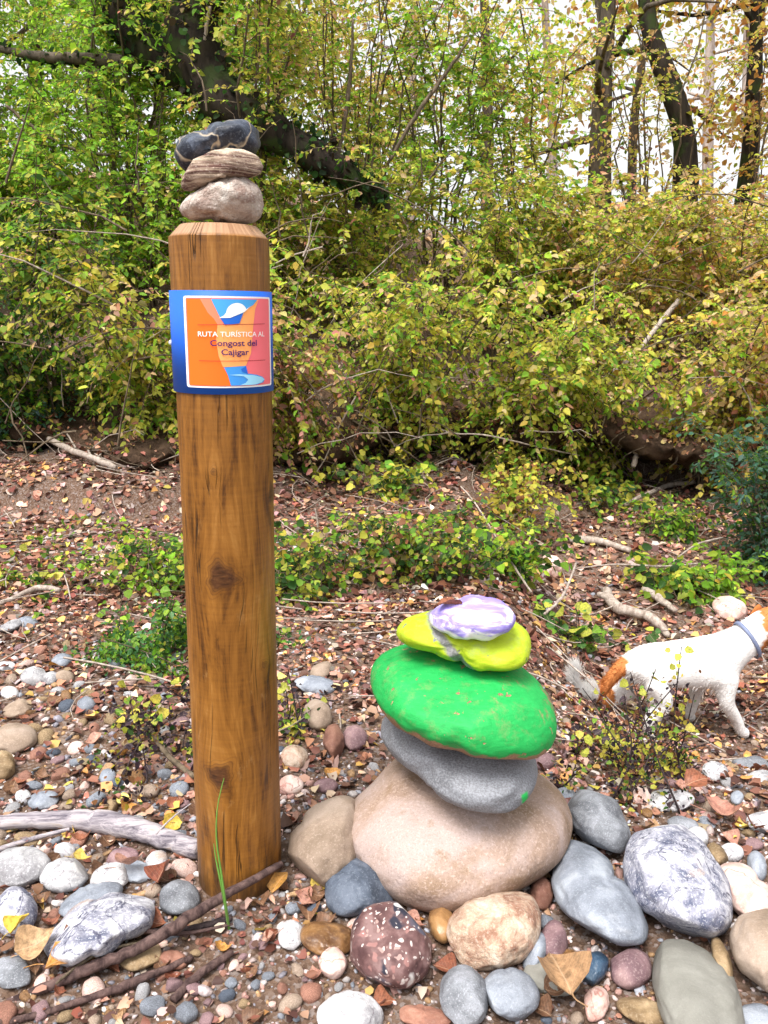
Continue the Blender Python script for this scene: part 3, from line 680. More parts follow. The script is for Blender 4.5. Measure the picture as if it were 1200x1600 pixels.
stone('stone', 'large pinkish beige boulder at the bottom of the painted cairn', 'sand_big',
      [(535,1290),(545,1262),(580,1222),(608,1188),(640,1165),(700,1160),(780,1175),(835,1198),(872,1225),(893,1262),(894,1300),(878,1335),(835,1370),(770,1400),(705,1416),(650,1410),(600,1385),(565,1350),(542,1320)], .55, yc=1.37, sub=5, seed=11, rough=.03, nscale=1.6, group=GC, box=.86, facets=2)
stone('stone', 'flat speckled grey stone with a green paint dab under the green stone', 'slab',
      [(594,1128),(597,1158),(620,1185),(655,1205),(682,1232),(712,1252),(750,1261),(790,1258),(820,1240),(836,1215),(834,1185),(815,1150),(760,1110),(690,1085),(630,1090),(602,1108)], .36, yc=1.355, seed=12, rough=.04, group=GC, facets=1, sub=5)
stone('stone', 'big bright green painted stone in the cairn', 'p_green',
      [(575,1055),(578,1035),(595,1017),(640,1002),(700,996),(770,1010),(820,1042),(848,1075),(862,1110),(866,1140),(857,1163),(835,1178),(790,1176),(720,1166),(660,1148),(615,1125),(588,1090)], .43, yc=1.35, sub=5, seed=13, rough=.03, nscale=1.8, group=GC, box=.84, facets=2)
stone('stone', 'lime yellow painted flat stone with a bare grey patch in the cairn', 'p_yel',
      [(617,985),(628,969),(660,959),(720,955),(790,962),(828,990),(832,1010),(825,1035),(800,1046),(765,1045),(720,1030),(680,1017),(645,1011),(624,1000)], .5, yc=1.345, sub=5, seed=14, rough=.04, group=GC, box=.86, facets=0)
stone('stone', 'small lavender and white painted stone crowning the cairn', 'p_pur',
      [(667,966),(685,948),(720,937),(760,934),(790,943),(806,960),(802,980),(780,994),(740,996),(700,989),(676,981)], .6, yc=1.295, sub=4, seed=15, rough=.06, group=GC, facets=1)

# ------------------------------------------------------------------ traced cobbles: material, outline, flatness, label
E = ell
COB = [
 ('mottled', [(985,1300),(1000,1285),(1040,1278),(1085,1300),(1120,1345),(1142,1400),(1140,1440),(1110,1465),(1070,1460),(1020,1430),(985,1395),(975,1355),(976,1320)], .62, 'big white and grey mottled boulder right of the cairn'),
 ('slate', [(868,1345),(885,1305),(915,1318),(960,1370),(1000,1420),(1012,1450),(1005,1470),(975,1473),(930,1455),(885,1425),(866,1390)], .4, 'smooth blue-grey wedge leaning between the cairn base and mottled boulder'),
 ('granite', [(885,1240),(910,1226),(945,1240),(975,1275),(985,1310),(970,1335),(940,1330),(905,1305),(885,1275)], .6, 'dark split-faced grey stone just behind the blue-grey wedge'),
 ('green_grey', [(1016,1495),(1025,1470),(1050,1460),(1090,1472),(1125,1500),(1150,1545),(1162,1600),(1150,1640),(1080,1650),(1045,1600),(1022,1540)], .35, 'flat smooth grey-green slab at the bottom right corner'),
 ('sand', [(1142,1460),(1155,1430),(1185,1418),(1230,1425),(1260,1480),(1230,1560),(1180,1535),(1150,1505)], .6, 'beige and grey stone cut by the right frame edge above the grey-green slab'),
 ('pink', [(1122,1355),(1145,1345),(1185,1375),(1215,1420),(1200,1432),(1150,1425),(1135,1390)], .5, 'pink and white banded stone behind the mottled boulder at right edge'),
 ('cream', [(695,1460),(712,1425),(760,1400),(805,1390),(835,1400),(847,1440),(835,1480),(805,1505),(760,1516),(715,1505)], .7, 'cream pitted round stone in front of the cairn boulder'),
 ('cong', [(543,1470),(560,1430),(610,1408),(650,1425),(675,1475),(665,1520),(630,1543),(590,1537),(555,1510)], .8, 'round purple conglomerate stone with white and black inclusions'),
 ('dark', [(503,1385),(515,1355),(550,1340),(600,1365),(620,1405),(570,1425),(530,1430),(508,1412)], .6, 'dark blue-grey stone under the left side of the cairn boulder'),
 ('sand', [(452,1335),(470,1285),(500,1255),(535,1240),(556,1246),(560,1300),(546,1360),(500,1387),(462,1372)], .6, 'plain beige stone tucked behind the cairn boulder on the post side'),
 ('brown', E(512,1465,46,28,8), .5, 'wet orange-brown stone left of the purple conglomerate'),
 ('brown', E(690,1442,20,34,-10), .6, 'wet brown stone between conglomerate and cream stone'),
 ('white', E(548,1588,54,40,5), .4, 'smooth pale white oval stone at the bottom edge'),
 ('white', E(455,1461,20,24,15), .5, 'small pale blue-white oval pebble right of the post foot'),
 ('pink', E(520,1505,22,25,0), .8, 'small pink and white cone-shaped pebble beside the conglomerate'),
 ('granite', E(725,1556,38,50,-12), .6, 'grey brown stone below the cream stone'),
 ('slate', E(797,1553,46,41,20), .6, 'round pale blue-grey stone below the cream stone at the bottom'),
 ('slate', E(836,1488,16,34,20), .6, 'narrow blue-grey stone wedged right of the cream stone'),
 ('purple', E(865,1470,23,33,8), .6, 'dark purple-grey upright pebble right of the cream stone'),
 ('green_grey', E(862,1528,46,26,15), .5, 'brownish grey flat stone partly under the big tan leaf'),
 ('glossy', E(928,1513,20,31,28), .7, 'shiny dark blue wet pebble near the bottom right'),
 ('purple', E(985,1513,34,33,0), .6, 'rounded purple-grey cobble left of the grey-green slab'),
 ('pink', E(931,1568,20,29,15), .5, 'pale pinkish flat pebble at the bottom beside the tan leaf'),
 ('olive', E(1010,1582,50,20,18), .5, 'long orange-brown stone left of the grey-green slab at the bottom'),
 ('red', E(846,1396,18,27,0), .7, 'small red-brown stone under the right overhang of the cairn boulder'),
 ('slate', E(853,1441,13,13,0), .7, 'tiny blue-grey pebble under the cairn boulder beside the red-brown one'),
 ('red', E(662,1588,46,16,8), .4, 'flat brown stone on the bottom edge right of the white oval'),
 ('brown', E(885,1497,30,14,10), .5, 'brown wet pebble just below the blue-grey wedge'),
 ('slate', E(1185,1590,34,22,18), .4, 'blue-grey stone in the extreme bottom right corner'),
 ('olive', E(1128,1500,12,42,-18), .5, 'narrow ochre stone between the grey-green slab and right edge stone'),
 ('pink', E(993,1242,26,17,12), .6, 'pinkish square-sided stone behind the mottled boulder left of the brown leaf'),
 ('white', E(1042,1252,44,18,-5), .5, 'whitish flat stone under the brown leaf behind the mottled boulder'),
 ('granite', E(1172,1203,36,24,8), .6, 'dark speckled stone at the right edge below the dog'),
 ('white', E(1194,1214,28,10,5), .5, 'small white pebble leaning on the dark speckled stone'),
 ('slate', E(1152,1247,11,12,0), .7, 'little round blue pebble at the right below the dark speckled stone'),
 ('white', E(1088,1311,19,20,20), .6, 'white pebble touching the back of the mottled boulder'),
 ('olive', E(1122,1336,13,22,-30), .6, 'olive brown pebble behind the mottled boulder'),
 ('granite', E(1068,1288,26,12,12), .5, 'small grey flat stone on the far side of the mottled boulder'),
 ('white', E(1143,1332,20,15,10), .6, 'white pebble above the pink banded stone'),
 ('slate', E(1183,1352,14,26,-12), .6, 'grey upright pebble at the right edge above the banded stone'),
 ('white', E(1190,1285,26,17,-8), .6, 'white rounded pebble on the right edge'),
 ('white', E(1118,1206,22,16,20), .6, 'pale stone left of the dark speckled stone below the dog'),
 ('mottled', [(68,1482),(92,1445),(150,1402),(210,1396),(244,1412),(240,1445),(190,1468),(140,1492),(95,1512),(72,1505)], .5, 'long white and blue mottled stone left of the post foot'),
 ('slate', E(143,1404,56,20,-24), .5, 'long grey stone lying behind the white mottled one left of the post'),
 ('granite', E(281,1404,33,30,10), .5, 'dark grey flat cobble touching the post foot on the left'),
 ('mottled', E(22,1424,36,39,0), .6, 'pale mottled stone at the left edge beneath the driftwood'),
 ('white', E(32,1356,50,33,-8), .55, 'whitish rounded stone at the left edge just under the driftwood'),
 ('white', E(100,1368,40,27,-8), .55, 'white stone with a dark crack under the driftwood'),
 ('white', E(173,1371,34,22,-20), .55, 'pale grey-white stone between driftwood and long mottled stone'),
 ('slate', E(213,1362,28,17,8), .5, 'flat pale blue stone under the driftwood near the post'),
 ('white', E(246,1347,18,20,25), .6, 'white upturned pebble below the driftwood close to the post'),
 ('white', E(102,1329,18,13,5), .6, 'small white block just below the driftwood'),
 ('purple', E(190,1338,28,13,-8), .5, 'purple-grey stone half hidden by the driftwood'),
 ('olive', E(218,1492,36,24,-15), .4, 'flat brown stone in front of the long mottled stone'),
 ('granite', E(18,1520,34,26,15), .4, 'grey flat stone at the left edge near the bottom'),
 ('red', E(270,1500,24,15,10), .5, 'small reddish stone between stick and post foot'),
 ('sand', [(-25,1150),(0,1136),(35,1132),(57,1142),(58,1160),(35,1175),(0,1180),(-25,1172)], .55, 'smooth beige cobble cut by the left edge'),
 ('olive', E(4,1197,20,24,0), .6, 'brown cobble on the left edge below the beige one'),
 ('sand', E(28,1108,25,14,-18), .55, 'orange-beige stone above the beige cobble at left'),
 ('white', E(53,1057,21,16,-5), .55, 'white cracked stone in the left litter'),
 ('white', E(80,1060,14,11,-15), .55, 'small white pebble touching the white cracked stone'),
 ('sand', E(101,1058,16,11,5), .55, 'cream pebble at the right end of the white stone row'),
 ('white', E(16,1083,15,11,10), .55, 'little white pebble at left edge above the orange-beige stone'),
 ('slate', E(44,973,19,10,5), .5, 'grey flat stone far left beside a pale stick'),
 ('white', E(18,978,22,8,-22), .5, 'pale slim stone at the far left edge'),
 ('slate', E(135,1102,15,14,-25), .65, 'blue-grey round pebble alone in the left litter'),
 ('slate', E(168,1214,15,13,-20), .6, 'pale grey pebble lying on the sand left of the post'),
 ('slate', E(68,1250,26,14,-12), .45, 'flat blue-grey stone above the driftwood at left'),
 ('white', E(36,1246,14,13,-15), .55, 'whitish pebble left of the flat blue-grey stone'),
 ('slate', E(53,1228,15,8,5), .5, 'small grey oval above the flat blue-grey stone'),
 ('white', E(10,1041,16,8,0), .5, 'pale flat pebble on the left edge in the litter'),
 ('slate', E(97,1032,18,11,-15), .5, 'bluish flat stone above the white stone row'),
 ('red', E(521,1159,16,29,0), .6, 'upright red-brown stone between post and cairn'),
 ('purple', E(554,1154,19,21,0), .75, 'speckled purple round stone next to the upright red-brown one'),
 ('cream', E(460,1184,22,20,10), .6, 'whitish lumpy stone right beside the post edge'),
 ('pink', E(455,1226,20,15,0), .55, 'second pale stone beside the post, below the lumpy one'),
 ('sand', E(497,1118,22,26,-25), .5, 'pale pitted stone above the upright red-brown one'),
 ('slate', E(494,1071,36,14,8), .5, 'flat grey stone right of the post in the litter'),
 ('sand', E(502,1048,20,13,-30), .5, 'cream angular stone behind the flat grey one'),
 ('purple', E(850,1190,19,15,0), .6, 'dull purple stone peeking out right of the green cairn stone'),
 ('pink', E(860,885,23,18,20), .7, 'rough pinkish rock by the brambles behind the cairn'),
 ('pink', E(1140,951,29,19,15), .7, 'rough pink rock behind the dog near the dark shrub'),
 ('sand', E(448,842,12,13,0), .6, 'small pinkish rock at the thicket foot just right of the post'),
 ('white', E(258,884,9,6,0), .5, 'tiny white pebble far behind the post on its left side'),
 ('purple', E(510,1228,20,12,0), .6, 'small violet pebble above the plain beige stone'),
]
for k, (m, ol, q, lab) in enumerate(COB):
    big = max(np.ptp(np.array(ol)[:, 0]), np.ptp(np.array(ol)[:, 1]))
    stone('cobble', lab, m, ol, q, .28, sub=5 if big > 85 else 4 if big > 40 else 3, seed=20 + k, rough=.06 if big > 60 else .08, nscale=1.7, group='cobbles lying on the ground', box=.86)

# ------------------------------------------------------------------ loose pebbles (each an object) and gravel
pm = [('white', 'white', 3), ('slate', 'blue-grey', 3), ('purple', 'purple-brown', 3), ('red', 'red-brown', 3), ('olive', 'ochre', 2.5), ('sand', 'beige', 2), ('dark', 'dark blue', 1.2), ('pink', 'pink', 1.5), ('brown', 'wet brown', 1.5)]
pbase = {}
RANK = []
def rank_labels():
    """things that share a label are told apart by their order from the left"""
    W = ['', 'one', 'two', 'three', 'four', 'five', 'six', 'seven', 'eight', 'nine', 'ten', 'eleven', 'twelve']; O = ['leftmost', 'second from left', 'third from left', 'fourth from left', 'fifth from left', 'sixth from left', 'seventh from left', 'eighth from left', 'ninth from left', 'tenth from left', 'eleventh from left', 'twelfth from left']
    by = {}
    for o, px in RANK: by.setdefault(o['label'], []).append((px, o))
    for lab, l in by.items():
        n = len(l)
        if n < 2 or n > 12: continue
        for i_, (px, o) in enumerate(sorted(l, key=lambda t: t[0])):
            o['label'] = lab + ', ' + ('rightmost of %s' % W[n] if i_ == n - 1 else '%s of %s' % (O[i_], W[n]))
def zone(px, py):
    if py > 1430: return 'at lower left beneath the stick' if px < 250 else 'in front of the post foot' if px < 480 else 'near the purple conglomerate stone' if px < 700 else 'just below the cream pitted stone' if px < 900 else 'among the bottom right cobbles'
    if py > 1250: return 'beneath the driftwood' if px < 310 else 'right of the post foot' if px < 540 else 'round the cairn boulder foot' if px < 900 else 'behind the big mottled boulder'
    return 'at left above the driftwood' if px < 150 else 'on sand left of the post' if px < 340 else 'between post and cairn' if px < 600 else 'on the ground behind the cairn' if px < 900 else 'on the stones below the dog'
def pebble_mesh(m, s_):
    key = (m, s_)
    if key not in pbase:
        Vv, Ff = ico(3); sc = np.array([1, RNG.uniform(.6, .9), RNG.uniform(.42, .7)]); nz = fnoise(Vv, 1.6, hash(key) % 97, 2)
        Pp = Vv * sc * (1 + .16 * nz)[:, None]
        for _ in range(5):
            d = norm(RNG.normal(size=3)); h = Pp @ d; lim = h.max() * RNG.uniform(.66, .86); Pp = Pp - d[None] * (np.clip(h - lim, 0, None) * .75)[:, None]
        me = mesh_np('pebble', Pp, Ff); me.materials.append(MS[m]); pbase[key] = me
    return pbase[key]
pw = np.array([p[2] for p in pm]); pw = pw / pw.sum(); placed = list(HEROES); n_peb = 0; tries = 0
# larger loose cobbles filling the spaces between the traced ones
n_c = 0; tries = 0
while n_c < 135 and tries < 9000:
    tries += 1
    px, py = (RNG.uniform(0, 310), RNG.uniform(1000, 1330)) if RNG.random() < .25 else (RNG.uniform(0, 310), RNG.uniform(1340, 1600)) if RNG.random() < .45 else (RNG.uniform(880, 1200), RNG.uniform(1190, 1600)) if RNG.random() < .6 else (RNG.uniform(440, 900), RNG.uniform(1400, 1600))
    P = hit(px, py); r = RNG.uniform(.014, .026)
    if math.hypot(P[0] - PX, P[1] - PY) < PR + r or any(math.hypot(P[0] - a, P[1] - b) < c + r * .7 for a, b, c in placed): continue
    mk, cn, _ = pm[RNG.choice(len(pm), p=pw)]
    o = bpy.data.objects.new('pebble', pebble_mesh(mk, int(RNG.integers(5)))); link(o)
    o.location = (P[0], P[1], float(H(P[0], P[1])) + r * .2); o.scale = (r, r, r); o.rotation_euler = (RNG.normal() * .3, RNG.normal() * .3, RNG.uniform(0, 6.28))
    tag(o, 'bigger %s pebble %s' % (cn, zone(px, py)), 'pebble', '%s pebbles in the gravel' % cn); RANK.append((o, px))
    placed.append((P[0], P[1], r)); n_c += 1
while n_peb < 215 and tries < 20000:
    tries += 1
    px, py = RNG.uniform(0, 1200), 1600 - 480 * RNG.random() ** 1.35
    if 455 < px < 560 and py < 1250: continue
    P = hit(px, py); r = RNG.uniform(.005, .0135) * (1.25 if P[1] > 1.4 else 1)
    if math.hypot(P[0] - PX, P[1] - PY) < PR + r: continue
    if any(math.hypot(P[0] - a, P[1] - b) < c + r * .75 for a, b, c in placed): continue
    mk, cn, _ = pm[RNG.choice(len(pm), p=pw)]
    o = bpy.data.objects.new('pebble', pebble_mesh(mk, int(RNG.integers(5)))); link(o)
    o.location = (P[0], P[1], float(H(P[0], P[1])) + r * .25); o.scale = (r, r, r)
    o.rotation_euler = (RNG.normal() * .25, RNG.normal() * .25, RNG.uniform(0, 6.28))
    tag(o, '%s %s pebble %s' % ('tiny' if r < .0085 else 'small', cn, zone(px, py)), 'pebble', '%s pebbles in the gravel' % cn); RANK.append((o, px))
    placed.append((P[0], P[1], r)); n_peb += 1
GCOL = np.array([G(.34,.20,.17), G(.25,.13,.11), G(.44,.35,.33), G(.18,.17,.20), G(.58,.53,.52), G(.50,.42,.42), G(.33,.20,.10), G(.12,.07,.05), G(.26,.27,.31), G(.42,.28,.24)])
def gravel(name, N, fx, fy, smin, smax, label, skip=True):
    pts = np.stack([fx(N), fy(N)], 1)
    ok = np.hypot(pts[:, 0] - PX, pts[:, 1] - PY) > PR
    pts = pts[ok]; N = len(pts); z = H(pts[:, 0], pts[:, 1])
    Vv, Ff = ico(2) if smax > .006 and N < 3500 else ico(1); nv = len(Vv)
    s_ = smin + (smax - smin) * RNG.random(N) ** 2.2
    sc = s_[:, None] * np.stack([np.ones(N), RNG.uniform(.55, .95, N), RNG.uniform(.4, .75, N)], 1)
    a = RNG.uniform(0, 6.28, N); ca, sa = np.cos(a), np.sin(a)
    L = Vv[None] * sc[:, None] * (1 + .16 * RNG.normal(size=(N, nv, 1)) * (1 if nv < 50 else .35)); tl = RNG.normal(size=(N, 1)) * .4
    L[..., 2] += L[..., 0] * tl
    W = np.stack([L[..., 0] * ca[:, None] - L[..., 1] * sa[:, None], L[..., 0] * sa[:, None] + L[..., 1] * ca[:, None], L[..., 2]], -1)
    W += np.stack([pts[:, 0], pts[:, 1], z + s_ * .15], 1)[:, None]
    Fa = (Ff[None] + (np.arange(N) * nv)[:, None, None]).reshape(-1, 3)
    c = GCOL[RNG.integers(len(GCOL), size=N)] * np.exp(.3 * RNG.normal(size=(N, 1)))
    o = obj(name, mesh_np(name, W.reshape(-1, 3), Fa, np.repeat(np.clip(c, 0, .8), nv, 0)), M_GRAVEL); tag(o, label, 'gravel', kind='stuff')
gravel('gravel', 6500, lambda n: RNG.uniform(-.75, .85, n), lambda n: .92 + .75 * RNG.random(n), .0018, .0075, 'fine reddish and grey gravel covering the near ground')
gravel('coarse_gravel', 3300, lambda n: RNG.uniform(-1.2, 1.6, n), lambda n: 1.0 + 1.4 * RNG.random(n), .004, .012, 'coarse mixed gravel between the cobbles')
gravel('far_gravel', 5200, lambda n: RNG.uniform(-1.9, 1.9, n), lambda n: 1.7 + 2.2 * RNG.random(n), .004, .016, 'scattered small stones in the middle distance litter')
#--PART3--
# ------------------------------------------------------------------ leaf litter
LB = [(G(.26,.11,.072), 5), (G(.38,.20,.14), 4.5), (G(.18,.070,.046), 6), (G(.48,.31,.22), 3), (G(.09,.040,.030), 6), (G(.32,.21,.19), 2.5), (G(.55,.30,.10), 1.2), (G(.58,.42,.10), .6), (G(.46,.36,.30), 1.5)]
def litter(name, N, fx, fy, smin, smax, label, pal=LB, lift=.004, tilt=.35, shape=LEAF_ROUND, dens=None):
    x = fx(N); y = fy(N)
    if dens is not None:
        k = RNG.random(N) < dens(x, y); x, y = x[k], y[k]
    ok = np.hypot(x - PX, y - PY) > PR + .02
    for hx, hy, hr in HEROES[8:]: ok &= np.hypot(x - hx, y - hy) > hr * .8
    x, y = x[ok], y[ok]; N = len(x); z = H(x, y); e = .03
    gx = (H(x + e, y) - z) / e; gy = (H(x, y + e) - z) / e
    nr = np.stack([-gx, -gy, np.ones(N)], 1) + RNG.normal(size=(N, 3)) * tilt
    a = RNG.uniform(0, 6.28, N); ax = np.stack([np.cos(a), np.sin(a), gx * np.cos(a) + gy * np.sin(a) + .15 * RNG.normal(size=N)], 1)
    V, Fq, C = leaves(np.stack([x, y, z + lift + .012 * RNG.random(N) ** 2], 1), ax, nr, smin * .7 + (smax * 1.15 - smin * .7) * RNG.random(N) ** 1.5, palette(N, pal, .38), shape, 1.6)
    o = obj(name, mesh_np(name, V, Fq, C, smooth=False), M_LITTER); tag(o, label, 'leaf litter', kind='stuff')
sand_gap = lambda x, y: 1 - .85 * np.exp(-((x + .62) / .16) ** 2 - ((y - 1.75) / .14) ** 2)
litter('leaf_litter', 11500, lambda n: RNG.uniform(-1.5, 1.5, n), lambda n: 1.35 + 1.5 * RNG.random(n) ** .9, .012, .028, 'red-brown leaf litter on the middle ground', dens=sand_gap)
litter('near_leaf_bits', 1700, lambda n: RNG.uniform(-.8, .9, n), lambda n: .92 + .55 * RNG.random(n), .006, .020, 'broken brown leaf bits among the near gravel', dens=lambda x, y: np.where(x < -.1, .9, .35))
litter('far_leaf_litter', 24000, lambda n: RNG.uniform(-3.2, 3.4, n), lambda n: 2.6 + 2.6 * RNG.random(n), .02, .044, 'brown leaf litter in front of the bank')
litter('bank_leaf_litter', 4200, lambda n: RNG.uniform(-3.6, 3.8, n), lambda n: 4.9 + 1.6 * RNG.random(n), .025, .055, 'brown leaf litter sticking to the cut bank', tilt=.5, pal=[(c_, w_) for c_, w_ in LB[:5]])
litter('slope_leaf_litter', 7000, lambda n: RNG.uniform(-6, 6, n), lambda n: 6.2 + 6 * RNG.random(n), .04, .08, 'tan leaf litter on the wooded slope', pal=[(G(.42,.24,.13), 4), (G(.52,.34,.2), 4), (G(.3,.16,.08), 3), (G(.6,.45,.3), 2)])

# fallen leaves near the camera, one object each
LEAFM = {}
for nm, cs in {'tan': [G(.36,.21,.11), G(.48,.31,.17)], 'red-brown': [G(.20,.06,.035), G(.30,.11,.06)], 'brown': [G(.14,.07,.04), G(.24,.125,.07)],
               'orange': [G(.48,.20,.05), G(.55,.28,.07)], 'yellow': [G(.62,.43,.06), G(.66,.50,.12)], 'pinkish': [G(.42,.20,.15), G(.5,.28,.21)]}.items():
    LEAFM[nm] = leaf_mat('fallen_leaf_' + nm.replace('-', '_'), .15, False, [(0, cs[0]), (1, cs[1])], .5)
lvar = {}
def leaf_mesh(nm, k):
    if (nm, k) in lvar: return lvar[(nm, k)]
    rg = np.random.default_rng(k * 13 + 5); nu, nv = 9, 7
    t = np.linspace(0, 1, nu); w = np.interp(t, [0, .06, .16, .3, .45, .6, .75, .88, 1], [.02, .22, .40, .46, .42, .33, .21, .10, .004])
    w = w * (1 + .07 * rg.normal(size=nu)); s_ = np.linspace(-1, 1, nv); P = []
    cu, cv, tw = rg.normal() * .6, rg.uniform(.3, 1.1), rg.normal() * .5
    for i_, tt_ in enumerate(t):
        for s in s_:
            P.append((tt_ - .5, s * w[i_], cv * (s * w[i_]) ** 2 * 1.6 + cu * (tt_ - .5) ** 2 + tw * (tt_ - .5) * s * w[i_] + .02 * math.sin(9 * tt_ + 5 * s) + .03 * abs(s)))
    f = [[i_ * nv + j_, i_ * nv + j_ + 1, (i_ + 1) * nv + j_ + 1, (i_ + 1) * nv + j_] for i_ in range(nu - 1) for j_ in range(nv - 1)]
    sp = smooth_path([(-.5, 0, 0), (-.7, .03, .03), (-.95, .1 * rg.normal(), .08)], 6); Vt, Ft = tube(sp, .014, 4)
    Vt2 = np.concatenate([np.array(P), Vt]); Ff = np.concatenate([np.array(f), Ft + len(P)])
    Vt2[:, 2] -= Vt2[:, 2].min()
    me = mesh_np('fallen_leaf', Vt2, Ff); me.materials.append(LEAFM[nm]); lvar[(nm, k)] = me; return me
def fallen(px, py, size, nm, rz, label=None, group=None, dz=.006, tilt=(0, 0), P=None):
    P = hit(px, py) if P is None else P
    o = bpy.data.objects.new('fallen_leaf', leaf_mesh(nm, int(RNG.integers(5)))); link(o)
    o.location = (P[0], P[1], P[2] + dz); o.scale = (size,) * 3; o.rotation_euler = (tilt[0], tilt[1], R_(rz))
    tag(o, label or '%s %s leaf %s' % ('small' if size < .026 else 'middling' if size < .034 else 'larger', nm, zone(px, py)), 'leaf', group or '%s fallen leaves' % nm)
    if label is None: RANK.append((o, px))
    return o
for px, py, s_, nm, rz, dz, lab in [
    (872, 1568, .085, 'tan', 100, .05, 'large tan leaf with a pale stalk over the brownish grey stone at the bottom'),
    (1085, 1256, .055, 'red-brown', 20, .05, 'dark rust-coloured leaf on the whitish flat stone'),
    (1130, 1290, .07, 'pinkish', -30, .025, 'long pinkish brown leaf behind the mottled boulder'),
    (1178, 1308, .05, 'red-brown', 60, .02, 'rusty leaf at the right edge behind the mottled boulder'),
    (62, 1500, .06, 'tan', 30, .03, 'curled tan leaf left of the long mottled stone'),
    (105, 1524, .06, 'orange', 15, .02, 'orange-tan leaf with raised stalk at the lower left'),
    (35, 1478, .04, 'yellow', 70, .04, 'bright yellow-orange leaf by the left edge cobbles'),
    (112, 1498, .05, 'red-brown', 120, .03, 'dark red leaf in front of the long mottled stone'),
    (130, 1352, .035, 'red-brown', 10, .05, 'red leaf perched on the white stones beneath the driftwood'),
    (130, 1378, .03, 'yellow', 5, .045, 'yellow leaf against the cracked white stone under the driftwood'),
    (205, 1382, .05, 'pinkish', 40, .04, 'dull purple-pink leaf beneath the driftwood near the post'),
    (258, 1385, .05, 'red-brown', 80, .03, 'red-brown leaf standing between driftwood and post'),
    (870, 1568, .04, 'brown', 10, .02, 'brown leaf under the large tan leaf'),
    (438, 1388, .045, 'orange', 60, .01, 'orange curled leaf right of the post foot'),
    (600, 1572, .035, 'red-brown', 20, .006, 'red-brown flat leaf below the conglomerate stone')]:
    fallen(px, py, s_, nm, rz, lab, 'distinct fallen leaves', dz, (RNG.normal() * .25, RNG.normal() * .25))
kinds = ['tan', 'red-brown', 'brown', 'orange', 'yellow', 'pinkish']; kw = np.array([2, 4, 4, 1.5, .8, 3.]); kw /= kw.sum()
nl = 0; tries = 0
while nl < 260 and tries < 8000:
    tries += 1
    px, py = RNG.uniform(0, 1200), 1600 - 600 * RNG.random() ** .75
    if px > 520 and py > 1380 and RNG.random() < .6: continue
    P = hit(px, py)
    if math.hypot(P[0] - PX, P[1] - PY) < PR + .02 or any(math.hypot(P[0] - a, P[1] - b) < c * .8 for a, b, c in HEROES[3:]): continue
    fallen(px, py, RNG.uniform(.018, .042), kinds[RNG.choice(6, p=kw)], RNG.uniform(0, 360), P=P, tilt=(RNG.normal() * .25, RNG.normal() * .25)); nl += 1
rank_labels()
# the curled dead leaf caught on top of the cairn
lc = aty(700, 944, 1.285)
o = bpy.data.objects.new('fallen_leaf', leaf_mesh('red-brown', 7)); link(o); o.location = tuple(lc + np.array([0, 0, -.004])); o.scale = (.048, .045, .035); o.rotation_euler = (.25, -.15, R_(200))
tag(o, 'curled red-brown leaf caught on the lavender top stone', 'leaf', 'distinct fallen leaves')

# ------------------------------------------------------------------ sticks and driftwood
def stick(name, label, pts, r, mat, n=26, jitter=.15, cat='stick', group='sticks on the ground', sides=8, twigs=()):
    W = []
    for p in pts:
        P = hit(p[0], p[1]) if len(p) < 4 else aty(p[0], p[1], p[3])
        W.append(P + np.array([0, 0, p[2]]))
    Q = smooth_path(W, n); rr_ = np.interp(np.linspace(0, 1, n), np.linspace(0, 1, len(r)), r)
    sc = float(np.mean(rr_)); Q += np.cumsum(RNG.normal(size=Q.shape), 0) * 0 + RNG.normal(size=Q.shape) * sc * jitter
    base = Q[0].copy(); V, Fq = tube(Q - base, rr_ * (1 + .10 * np.interp(np.arange(n), np.linspace(0, n - 1, max(4, n // 4)), RNG.normal(size=max(4, n // 4)))), sides)
    cap = [np.arange(sides)[::-1][None], (np.arange(sides) + (n - 1) * sides)[None]]
    fl = [Fq] + cap
    o = obj(name, mesh_np(name, V, fl), mat, None, tuple(base)); tag(o, label, cat, group)
    for tp, tr in twigs:
        T = np.array([hit(*p[:2]) + np.array([0, 0, p[2]]) for p in tp]) - base
        Vt, Ft = tube(smooth_path(T, 10), np.linspace(tr, tr * .5, 10), 5); obj('side_twig', mesh_np('side_twig', Vt, Ft), mat, o)
    return o
def driftwood():
    n = NT('weathered_driftwood'); v = n.n('TexCoord').outputs['Object']; mp = n.n('Mapping'); n.l(v, mp.inputs[0]); mp.inputs['Scale'].default_value = (.6, 6, 6)
    k = n.noise(mp.outputs[0], 14, 6, .7, .4); c = n.ramp(k, [(.34, G(.07,.06,.08)), (.46, G(.24,.215,.24)), (.58, G(.42,.38,.40)), (.72, G(.34,.26,.19))])
    return n.fin(c, .85, n.bump(k, .7, .006), .2)
M_DRIFT = driftwood()
stick('driftwood_log', 'weathered grey driftwood branch lying left of the post', [(-60,1302,.02),(60,1298,.022),(160,1302,.025),(230,1318,.024),(312,1342,.018)], [.014, .016, .021, .021, .019], M_DRIFT, 34, .06, 'driftwood', None, 12,
      [([(-30,1345,.01),(50,1322,.015),(110,1310,.02)], .007), ([(245,1330,.035),(270,1312,.045),(300,1292,.05)], .0022)])
stick('stick', 'long dark stick running from the lower left corner to the post foot', [(-60,1600,0,.965),(60,1548,0,1.0),(150,1508,0,1.032),(230,1474,0,1.066),(330,1412,0,1.135),(440,1350,0,1.235)], [.007, .0075, .0085, .0085, .008, .006], M_STICK, 34, .1, twigs=[([(225,1480,.03),(290,1475,.02),(365,1460,.02)], .0045)])
stick('stick', 'second thinner stick below the long dark one at lower left', [(-20,1615,.008),(90,1585,.01),(170,1560,.012),(240,1535,.015),(300,1505,.01)], [.005, .006, .006, .004], M_STICK, 26, .12)
